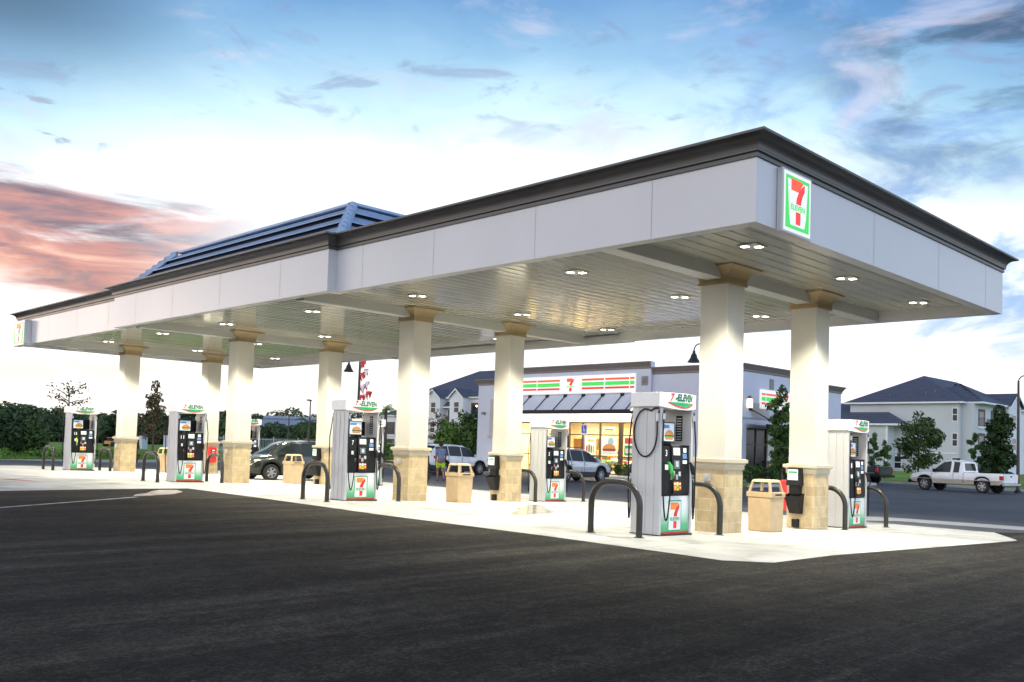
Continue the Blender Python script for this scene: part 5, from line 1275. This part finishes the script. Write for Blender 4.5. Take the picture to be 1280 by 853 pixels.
for i, (z, u0, u1) in enumerate(((6.1, .10, .25), (5.45, .10, .42), (4.75, .14, .50), (4.2, .04, .65))):
    b = MB()
    for k in range(6):
        a = k / 5; p = R_ * lerp(u0, u1, a) + Vector((0, 0, z - .30 + .35 * a + .06 * sin(k * 2))); w = .13
        n_ = Vector((sin(k * 2.0 + i) * .12, cos(k * 2. + i) * .12, 0))
        b.prism([p + Vector((0, 0, .16)) - R_ * w, p + Vector((0, 0, .20)) + R_ * w, p + Vector((0, 0, -.24)) + n_ + R_ * .02], R_.cross(Vector((0, 0, 1))) * .02, red_p if (k + i) % 3 else wm_)
    b.tube([R_ * u0 + Vector((0, 0, z - .12)), R_ * u1 + Vector((0, 0, z + .2))], .012, wm_, 5)
    b.build('pennants', bu)
b = MB(); b.tube([(.09, 0, 3.9), (.09, 0, 6.2)], .012, wm_, 5); b.build('cord', bu)
def pole(label, loc, h, heads):
    t = thing('light_pole', label, 'light pole', loc, radians(45)); b = MB(); b.tube([(0, 0, 0), (0, 0, h)], [.09, .06], dark_metal, 7); b.build('pole', t)
    for s in heads: b = MB(); b.box(*sorted((s * .1, s * 1.0)), -.18, .18, h - .12, h, dark_metal); b.build('lamp_head', t, bevel=.03)
pole('thin light pole with two square heads before the grey warehouse', (41.8, 81.0, 0), 4.3, (1, -1))
pole('thin grey light pole rising left of the third near-side column', (45.6, 105.4, 0), 6.4, (1,))
pole('light pole with one head beside the third shop-side column', (37.9, 70.8, 0), 5.5, (-1,))
t = thing('parking_sign', 'blue accessible parking sign on a post before the shop windows', 'sign', (30.9, 29.5, .02))
b = MB(); b.tube([(0, 0, 0), (0, 0, 3.05)], .03, steel, 8); b.build('post', t)
b = MB(); b.box(-.06, -.035, -.24, .24, 2.38, 3.02, white_p); pl = Plane((-.06, 0, 0), (0, -1, 0), (-1, 0, 0)); bl = mat('sign blue', (.02, .08, .42), .4); pl.rect(b, -.19, .19, 2.50, 2.97, bl, .004)
pl.poly(b, [(.02 + .09 * cos(a), 2.66 + .09 * sin(a)) for a in [2 * pi * i / 16 for i in range(16)]], white_p, .006); pl.poly(b, [(.02 + .06 * cos(a), 2.66 + .06 * sin(a)) for a in [2 * pi * i / 16 for i in range(16)]], bl, .008)
pl.rect(b, -.05, -.015, 2.66, 2.86, white_p, .009); pl.rect(b, -.05, .06, 2.66, 2.70, white_p, .010); pl.poly(b, [(-.03 + .035 * cos(a), 2.91 + .035 * sin(a)) for a in [2 * pi * i / 12 for i in range(12)]], white_p, .009)
b.build('sign_plate', t)

# apartments
apt_w = mat('pale apartment stucco', (.46, .48, .51), .85, var=.06, scale=.25, coords='World', bump=.1)
apt_w2 = mat('white apartment stucco', (.60, .62, .66), .85, var=.04, scale=.3, coords='World')
def shingle():
    m = bpy.data.materials.new('roof shingle'); m.use_nodes = True; nt = m.node_tree; b = nt.nodes['Principled BSDF']
    g = nd(nt, 'ShaderNodeNewGeometry'); sx = nd(nt, 'ShaderNodeSeparateXYZ'); nt.links.new(g.outputs['Position'], sx.inputs[0])
    cv = nd(nt, 'ShaderNodeCombineXYZ'); nt.links.new(math_(nt, 'ADD', sx.outputs[0], sx.outputs[1]), cv.inputs[0]); nt.links.new(sx.outputs[2], cv.inputs[1])
    br = nd(nt, 'ShaderNodeTexBrick'); nt.links.new(cv.outputs[0], br.inputs['Vector']); br.inputs['Scale'].default_value = 1; br.inputs['Brick Width'].default_value = .45; br.inputs['Row Height'].default_value = .22; br.inputs['Mortar Size'].default_value = .02
    br.inputs['Color1'].default_value = (.085, .10, .15, 1); br.inputs['Color2'].default_value = (.065, .078, .12, 1); br.inputs['Mortar'].default_value = (.035, .04, .06, 1)
    nt.links.new(br.outputs['Color'], b.inputs['Base Color']); b.inputs['Roughness'].default_value = .75
    return m
shing = shingle(); white_tr = mat('white trim', (.66, .67, .68), .6); shade_in = mat('balcony interior', (.09, .07, .06), .8); rail_m = mat('dark rail', (.03, .03, .035), .5)
def hip_roof(x0, x1, y0, y1, z, ze, oh=.5, along='x'):
    b = MB(); x0 -= oh; x1 += oh; y0 -= oh; y1 += oh
    if along == 'x': r = (y1 - y0) / 2; a, c = (x0 + r, (y0 + y1) / 2, ze), (x1 - r, (y0 + y1) / 2, ze); fs = [(0, 1, 5, 4), (2, 3, 4, 5), (3, 0, 4), (1, 2, 5)]
    else: r = (x1 - x0) / 2; a, c = ((x0 + x1) / 2, y0 + r, ze), ((x0 + x1) / 2, y1 - r, ze); fs = [(0, 1, 4), (1, 2, 5, 4), (2, 3, 5), (3, 0, 4, 5)]
    b.add([(x0, y0, z), (x1, y0, z), (x1, y1, z), (x0, y1, z), a, c], fs, shing)
    b.box(x0, x1, y0, y1, z - .2, z - .003, white_tr)
    return b
def gable_x(b, x0, x1, yc, hw, z, rise, xo=.3):
    """gable facing -x: ridge along x"""
    b.add([(x0 - xo, yc - hw - .25, z - .1), (x0 - xo, yc, z + rise), (x0 - xo, yc + hw + .25, z - .1), (x1, yc - hw - .25, z - .1), (x1, yc, z + rise), (x1, yc + hw + .25, z - .1)], [(0, 1, 4, 3), (1, 2, 5, 4)], shing)
    for s in (1, -1):
        b.add([(x0 - xo - .03, yc, z + rise + .02), (x0 - xo - .03, yc + s * (hw + .3), z - .12), (x0 - xo - .03, yc + s * (hw + .3), z - .36), (x0 - xo - .03, yc, z + rise - .24)], [(0, 1, 2, 3)], white_tr)
def win(root, pl, u0, u1, v0, v1):
    b = MB(); pl.rect(b, u0, u1, v0, v1, dark_glass, .02); w = b.build('window', root)
    b = MB(); pl.ring(b, u0 - .08, u1 + .08, v0 - .08, v1 + .08, .10, white_tr, .03); pl.rect(b, u0, u1, (v0 + v1) / 2 - .04, (v0 + v1) / 2 + .04, white_tr, .035); b.build('frame', w)
def balcony(root, pl, u0, u1, v0, v1, glow=False):
    b = MB(); pl.rect(b, u0, u1, v0, v1, shade_in, .015); pl.rect(b, u0 + .3, u0 + (u1 - u0) * .75, v0 + .02, v1 - .35, dark_glass, .03); bb = b.build('balcony', root)
    b = MB(); pl.rect(b, u0, u1, v0 + 1.0, v0 + 1.06, rail_m, .10); pl.rect(b, u0, u1, v0 + .1, v0 + .15, rail_m, .10); u = u0
    while u < u1: pl.rect(b, u, u + .03, v0 + .15, v0 + 1.0, rail_m, .10); u += .16
    pl.solid(b, u0 - .1, u1 + .1, v0 - .25, v0, .0, .16, white_tr); b.build('railing', bb)
    if glow:
        b = MB(); b.lathe([(.0001, -.14), (.12, -.07), (.14, 0), (.12, .07), (.0001, .14)], mat('porch glow', (1, .7, .3), .4, emit=(1, .55, .2), estr=9), tuple(pl.p((u0 + u1) / 2 + .3, v1 - .5, .25)), n=10); b.build('porch_lamp', bb)
# right-hand block
ar = thing('apartment_building', 'pale three-storey apartment block with large hipped roof at the right', 'apartments', (103, 32.8, 0))
X0, Y0 = 103, 32.8
def off(mb, name, root, o, **k):
    mb.v = [(x - o[0], y - o[1], z) for x, y, z in mb.v]; return mb.build(name, root, **k)
b = MB(); b.box(103, 128, 32.8, 46.2, 0, 8.5, apt_w); b.box(103.8, 113, 31.4, 32.797, 0, 8.5, apt_w); b.box(113.02, 118, 30.4, 32.797, 0, 8.5, apt_w2); b.box(118.02, 140, 31.6, 32.797, 0, 8.5, apt_w2); b.box(128.02, 140, 32.8, 46, 0, 8.4, apt_w2)
off(b, 'wall', ar, (X0, Y0))
off(hip_roof(103, 128, 32.8, 46.2, 8.6, 12.4, .6), 'roof', ar, (X0, Y0))
off(hip_roof(104.4, 113.2, 30.9, 39, 8.62, 11.2, .55, 'y'), 'bay_roof', ar, (X0, Y0))
off(hip_roof(118, 142, 31.6, 46, 8.5, 11.4, .5), 'far_roof', ar, (X0, Y0))
b = MB(); b.add([(112.6, 30.0, 8.5), (115.5, 30.0, 10.3), (118.4, 30.0, 8.5), (112.6, 38, 8.5), (115.5, 38, 10.3), (118.4, 38, 8.5)], [(0, 1, 4, 3), (1, 2, 5, 4)], shing); b.add([(113.02, 30.39, 8.5), (118, 30.39, 8.5), (115.5, 30.39, 10.1)], [(0, 1, 2)], apt_w2)
for s in (1, -1): b.add([(115.5, 29.97, 10.34), (115.5 + s * 3.0, 29.97, 8.48), (115.5 + s * 3.0, 29.97, 8.2), (115.5, 29.97, 10.05)], [(0, 1, 2, 3)], white_tr)
off(b, 'gable', ar, (X0, Y0))
b = MB(); b.box(100.6, 103 - .01, 40.4, 66, 0, 5.8, apt_w); off(b, 'wing_wall', ar, (X0, Y0))
b = MB(); b.add([(100.1, 38.6, 5.85), (100.1, 66, 5.85), (105.5, 62, 8.7), (105.5, 43.4, 8.7), (104, 38.6, 5.85)], [(0, 1, 2, 3), (0, 3, 4)], shing); b.box(100.1, 103, 38.6, 66, 5.62, 5.845, white_tr); off(b, 'wing_roof', ar, (X0, Y0))
b = MB(); b.box(100.55, 100.6, 40.3, 40.55, 0, 5.6, white_tr); b.box(102.94, 103, 33.0, 46, 2.35, 2.5, white_tr); off(b, 'trim', ar, (X0, Y0))
pl = Plane((0, 0, 0), (0, -1, 0), (-1, 0, 0))
for z in (6.3, 3.3, .4): win(ar, pl, -.75, -.2, z, z + 1.5)
win(ar, pl, -7.6, -6.8, .4, 1.9)
pl = Plane((0, -1.4, 0), (1, 0, 0), (0, -1, 0))
for z in (5.75, 2.85, .1): balcony(ar, pl, 2.2, 4.6, z, z + 2.1); balcony(ar, pl, 6.6, 9.2, z, z + 2.1)
pl = Plane((0, -2.4, 0), (1, 0, 0), (0, -1, 0))
for z in (6.0, 3.1): win(ar, pl, 11.4, 12.8, z, z + 1.5)
pl = Plane((0, -1.2, 0), (1, 0, 0), (0, -1, 0))
for z in (5.75, 2.85, .1): balcony(ar, pl, 16.5, 18.5, z, z + 2.1); balcony(ar, pl, 20.5, 22.5, z, z + 2.1)
# chimney vents on the roof
b = MB()
for x, y, z in ((104.6, 37.3, 9.9), (104.9, 36.3, 10.1), (104.1, 41.5, 9.6)): b.tube([(x, y, z - .6), (x, y, z + .1)], .07, store_trim, 6)
off(b, 'roof_vent', ar, (X0, Y0))
# left-hand block
al_ = thing('apartment_building', 'white gabled three-storey apartment block left of the shop', 'apartments', (78, 90, 0)); O = (78, 90)
b = MB(); b.box(78, 94, 78, 106.5, 0, 8.5, apt_w2); b.box(79, 94, 106.52, 114, 0, 5.9, apt_w2)
for y0, y1 in ((91.6, 94.5), (96.7, 99.8)): b.box(76.6, 77.997, y0, y1, 0, 8.5, apt_w2); b.add([(76.6, y0, 8.5), (76.6, y1, 8.5), (76.6, (y0 + y1) / 2, 9.75)], [(0, 1, 2)], apt_w2)
off(b, 'wall', al_, O)
off(hip_roof(78, 94, 78, 106.5, 8.55, 13.2, .5, 'y'), 'roof', al_, O); off(hip_roof(79, 94, 103, 114, 6.0, 8.6, .4, 'x'), 'low_roof', al_, O)
b = MB(); gable_x(b, 76.6, 81, 93.05, 1.45, 8.5, 1.25); gable_x(b, 76.6, 81, 98.25, 1.55, 8.5, 1.25); b.add([(77.2, 94.55, 7.2), (77.2, 96.65, 7.2), (77.99, 96.65, 7.9), (77.99, 94.55, 7.9)], [(0, 1, 2, 3)], shing); b.box(77.0, 77.99, 94.55, 96.65, 6.95, 7.15, white_tr); off(b, 'gable', al_, O)
pl = Plane((-1.4, 0, 0), (0, -1, 0), (-1, 0, 0))
for yc in (93.0, 98.2):
    for z in (6.25, 3.3): win(al_, pl, -(yc - 90) - .5, -(yc - 90) + .5, z, z + 1.5)
pl = Plane((0, 0, 0), (0, -1, 0), (-1, 0, 0))
for z in (5.5, 2.6, .1):
    balcony(al_, pl, -1.4, .9, z, z + 2.2, z == 5.5); balcony(al_, pl, -6.4, -4.7, z - .6 if z > 1 else z, z + 1.2); balcony(al_, pl, -12.4, -10.1, z, z + 2.2)
pl = Plane((1, 0, 0), (0, -1, 0), (-1, 0, 0))
for z in (3.3, .6): win(al_, pl, -18.6, -17.6, z, z + 1.4); balcony(al_, pl, -22.5, -20.4, z - .4, z + 1.6)

# ------------------------------------------------------------------ sky, sun, camera
HEAD = radians(45.02)
SUN_EL, SUN_AZ = radians(4), radians(-22)     # azimuth measured from +Y towards +X
w = bpy.data.worlds.new('World'); S.world = w; w.use_nodes = True; nt = w.node_tree
bg = nt.nodes['Background']; out = nt.nodes['World Output']
sk = nd(nt, 'ShaderNodeTexSky', sky_type='NISHITA'); sk.sun_disc = False; sk.sun_elevation = SUN_EL; sk.sun_rotation = SUN_AZ; sk.dust_density = 2; sk.ozone_density = 2
nt.links.new(sk.outputs[0], bg.inputs[0]); bg.inputs[1].default_value = .05
tc = nd(nt, 'ShaderNodeTexCoord'); D = tc.outputs['Generated']
def dot(v):
    n = nd(nt, 'ShaderNodeVectorMath', operation='DOT_PRODUCT'); nt.links.new(D, n.inputs[0]); n.inputs[1].default_value = v; return n.outputs['Value']
fw = dot((sin(HEAD), cos(HEAD), 0)); rt = dot((cos(HEAD), -sin(HEAD), 0)); up = dot((0, 0, 1))
az = math_(nt, 'MULTIPLY', math_(nt, 'ARCTAN2', rt, fw), 180 / pi)
el = math_(nt, 'MULTIPLY', math_(nt, 'ARCSINE', up), 180 / pi)
def sstep(x, a, c):
    n = nd(nt, 'ShaderNodeMapRange', interpolation_type='SMOOTHSTEP'); nt.links.new(x, n.inputs[0]); n.inputs[1].default_value = a; n.inputs[2].default_value = c; return n.outputs[0]
def mul(*xs):
    r = xs[0]
    for x in xs[1:]: r = math_(nt, 'MULTIPLY', r, x)
    return r
def cloudn(sx, sy, det, seed, dist=.0, skew=0):
    cv = nd(nt, 'ShaderNodeCombineXYZ'); nt.links.new(math_(nt, 'ADD', math_(nt, 'MULTIPLY', az, 1 / sx), math_(nt, 'MULTIPLY', el, skew)), cv.inputs[0]); nt.links.new(math_(nt, 'MULTIPLY', el, 1 / sy), cv.inputs[1]); cv.inputs[2].default_value = seed
    n = nd(nt, 'ShaderNodeTexNoise'); n.inputs['Scale'].default_value = 1; n.inputs['Detail'].default_value = det; n.inputs['Roughness'].default_value = .58; n.inputs['Distortion'].default_value = dist; nt.links.new(cv.outputs[0], n.inputs['Vector']); return n.outputs['Fac']
azc = math_(nt, 'MINIMUM', math_(nt, 'ABSOLUTE', az), 36)
wv = cloudn(16, 6, 6, 3.1, .4)
ele = math_(nt, 'ADD', math_(nt, 'ADD', el, mul(azc, azc, 4.6 / 900)), math_(nt, 'MULTIPLY', math_(nt, 'SUBTRACT', wv, .5), 5))
K = 1.4
st = [(0, (1.20, 1.12, 1.05)), (4, (1.28, 1.24, 1.22)), (8, (1.35, 1.36, 1.38)), (17.5, (1.22, 1.32, 1.38)), (20.5, (.74, 1.02, 1.14)), (23.5, (.38, .66, .93)), (27.5, (.15, .36, .70)), (32, (.08, .20, .44)), (50, (.04, .09, .2)), (90, (.025, .05, .12))]
base = ramp(nt, math_(nt, 'DIVIDE', ele, 90, True), [(e / 90, tuple(c / K for c in col)) for e, col in st])
col = base
# pale blue cirrus on the right
n1 = cloudn(7, 3.0, 7, 8.3, .6, .06)
m1 = mul(sstep(n1, .44, .66), sstep(az, -2, 22), sstep(el, 2, 9), math_(nt, 'SUBTRACT', 1, sstep(az, 60, 90)))
col = mixc(nt, math_(nt, 'MULTIPLY', m1, .85), col, (.30 / K, .52 / K, .92 / K))
n1b = cloudn(10, 3.2, 6, 18.3, .5)
m1b = mul(sstep(n1b, .42, .60), sstep(az, 14, 27), sstep(el, 13, 21), math_(nt, 'SUBTRACT', 1, sstep(az, 50, 80)))
col = mixc(nt, math_(nt, 'MULTIPLY', m1b, .85), col, (.06 / K, .10 / K, .18 / K))
# lavender and white wisps high up
n2 = cloudn(11, 4, 6, 1.7, .8); m2 = mul(sstep(n2, .50, .70), sstep(el, 12, 17)); col = mixc(nt, math_(nt, 'MULTIPLY', m2, .6), col, (.80 / K, .78 / K, .95 / K))
n3 = cloudn(5, 1.8, 6, 25.4, .6); m3 = mul(sstep(n3, .54, .68), sstep(el, 16, 21)); col = mixc(nt, math_(nt, 'MULTIPLY', m3, .5), col, (.30 / K, .34 / K, .55 / K))
# pink and orange bank on the left
n4 = cloudn(13, 2.1, 7, 5.2, .5, .03); band = mul(math_(nt, 'SUBTRACT', 1, sstep(math_(nt, 'ABSOLUTE', math_(nt, 'SUBTRACT', el, math_(nt, 'MULTIPLY_ADD', az, -.10))), 3.2, 6.2)), 1)
ctr = math_(nt, 'ADD', math_(nt, 'MULTIPLY', math_(nt, 'ADD', az, 26), -.10), 10.7)
band = math_(nt, 'SUBTRACT', 1, sstep(math_(nt, 'ABSOLUTE', math_(nt, 'SUBTRACT', el, ctr)), 2.0, 4.6))
left = math_(nt, 'SUBTRACT', 1, sstep(az, -25, -11)); back = sstep(az, -75, -50)
m4 = mul(sstep(math_(nt, 'ADD', n4, math_(nt, 'MULTIPLY', band, .28)), .55, .79), sstep(band, .0, .5), left, back)
n5 = cloudn(7, 1.5, 8, 11.9, .7, .03)
n5 = math_(nt, 'SUBTRACT', n5, math_(nt, 'MULTIPLY', math_(nt, 'SUBTRACT', el, ctr), .022))
pink = ramp(nt, n5, [(.32, (.16 / K, .11 / K, .16 / K)), (.43, (.36 / K, .20 / K, .24 / K)), (.52, (.66 / K, .28 / K, .25 / K)), (.62, (.90 / K, .43 / K, .34 / K)), (.74, (1.15 / K, .74 / K, .60 / K))])
col = mixc(nt, m4, col, pink)
# faint warm streaks under the bank
n6 = cloudn(15, 1.5, 5, 31.0, .4); m6 = mul(sstep(n6, .46, .62), math_(nt, 'SUBTRACT', 1, sstep(az, -24, -8)), math_(nt, 'SUBTRACT', 1, sstep(el, 6, 9.5)), sstep(el, .5, 3)); col = mixc(nt, math_(nt, 'MULTIPLY', m6, .55), col, (1.25 / K, .86 / K, .66 / K))
# small grey cloud scraps at upper left
n7 = cloudn(3.2, 1.1, 5, 41.0, .3); m7 = mul(sstep(n7, .60, .68), math_(nt, 'SUBTRACT', 1, sstep(az, -27, -22)), sstep(el, 14.3, 15.4), math_(nt, 'SUBTRACT', 1, sstep(el, 18.5, 20))); col = mixc(nt, math_(nt, 'MULTIPLY', m7, .7), col, (.35 / K, .38 / K, .50 / K))
m8 = mul(math_(nt, 'SUBTRACT', 1, sstep(az, -31, -17)), sstep(el, 17.5, 23.5), back); col = mixc(nt, math_(nt, 'MULTIPLY', m8, .88), col, (.06 / K, .13 / K, .21 / K))
# the sky behind the camera is a cool lavender dusk
bk = sstep(math_(nt, 'ABSOLUTE', az), 60, 105)
bcol = ramp(nt, math_(nt, 'DIVIDE', el, 90, True), [(0, (.98, .97, 1.0)), (.24, (.98, .97, 1.0)), (.34, (.62, .66, .76)), (.5, (.10, .12, .18)), (1, (.03, .045, .08))])
bcol = mixc(nt, sstep(az, -20, 120), bcol, mixc(nt, 1., bcol, (.78, .93, 1.12), 'MULTIPLY'))
bcol = mixc(nt, 1., bcol, (1.75, 1.75, 1.75), 'MULTIPLY')
col = mixc(nt, bk, col, bcol)
bg2 = nd(nt, 'ShaderNodeBackground'); nt.links.new(col, bg2.inputs[0]); bg2.inputs[1].default_value = K * .92
ad = nd(nt, 'ShaderNodeAddShader'); nt.links.new(bg.outputs[0], ad.inputs[0]); nt.links.new(bg2.outputs[0], ad.inputs[1]); nt.links.new(ad.outputs[0], out.inputs[0])
w.cycles.sampling_method = 'MANUAL'; w.cycles.sample_map_resolution = 512

sl_ = bpy.data.lights.new('sun', 'SUN'); sl_.energy = .3; sl_.angle = radians(12); sl_.color = (1, .80, .66)
so = bpy.data.objects.new('sun', sl_); COL.objects.link(so)
sd = Vector((sin(SUN_AZ) * cos(SUN_EL), cos(SUN_AZ) * cos(SUN_EL), sin(SUN_EL))); so.rotation_euler = sd.to_track_quat('Z', 'Y').to_euler()

cd = bpy.data.cameras.new('camera'); co = bpy.data.objects.new('camera', cd); COL.objects.link(co)
cd.sensor_width = 36; cd.lens = 32.297; cd.shift_y = .0600; cd.clip_end = 3000; cd.clip_start = .1
co.location = (-11.6737, -6.8520, 1.5470); co.rotation_euler = (radians(92.7567), radians(-1.8204), radians(-45.0182))
S.camera = co
S.view_settings.view_transform = 'Standard'; S.view_settings.look = 'None'; S.view_settings.exposure = 0; S.view_settings.gamma = 1
S.cycles.use_denoising = True
S.cycles.max_bounces = 6; S.cycles.diffuse_bounces = 3; S.cycles.glossy_bounces = 3; S.cycles.transparent_max_bounces = 12; S.cycles.sample_clamp_indirect = 6
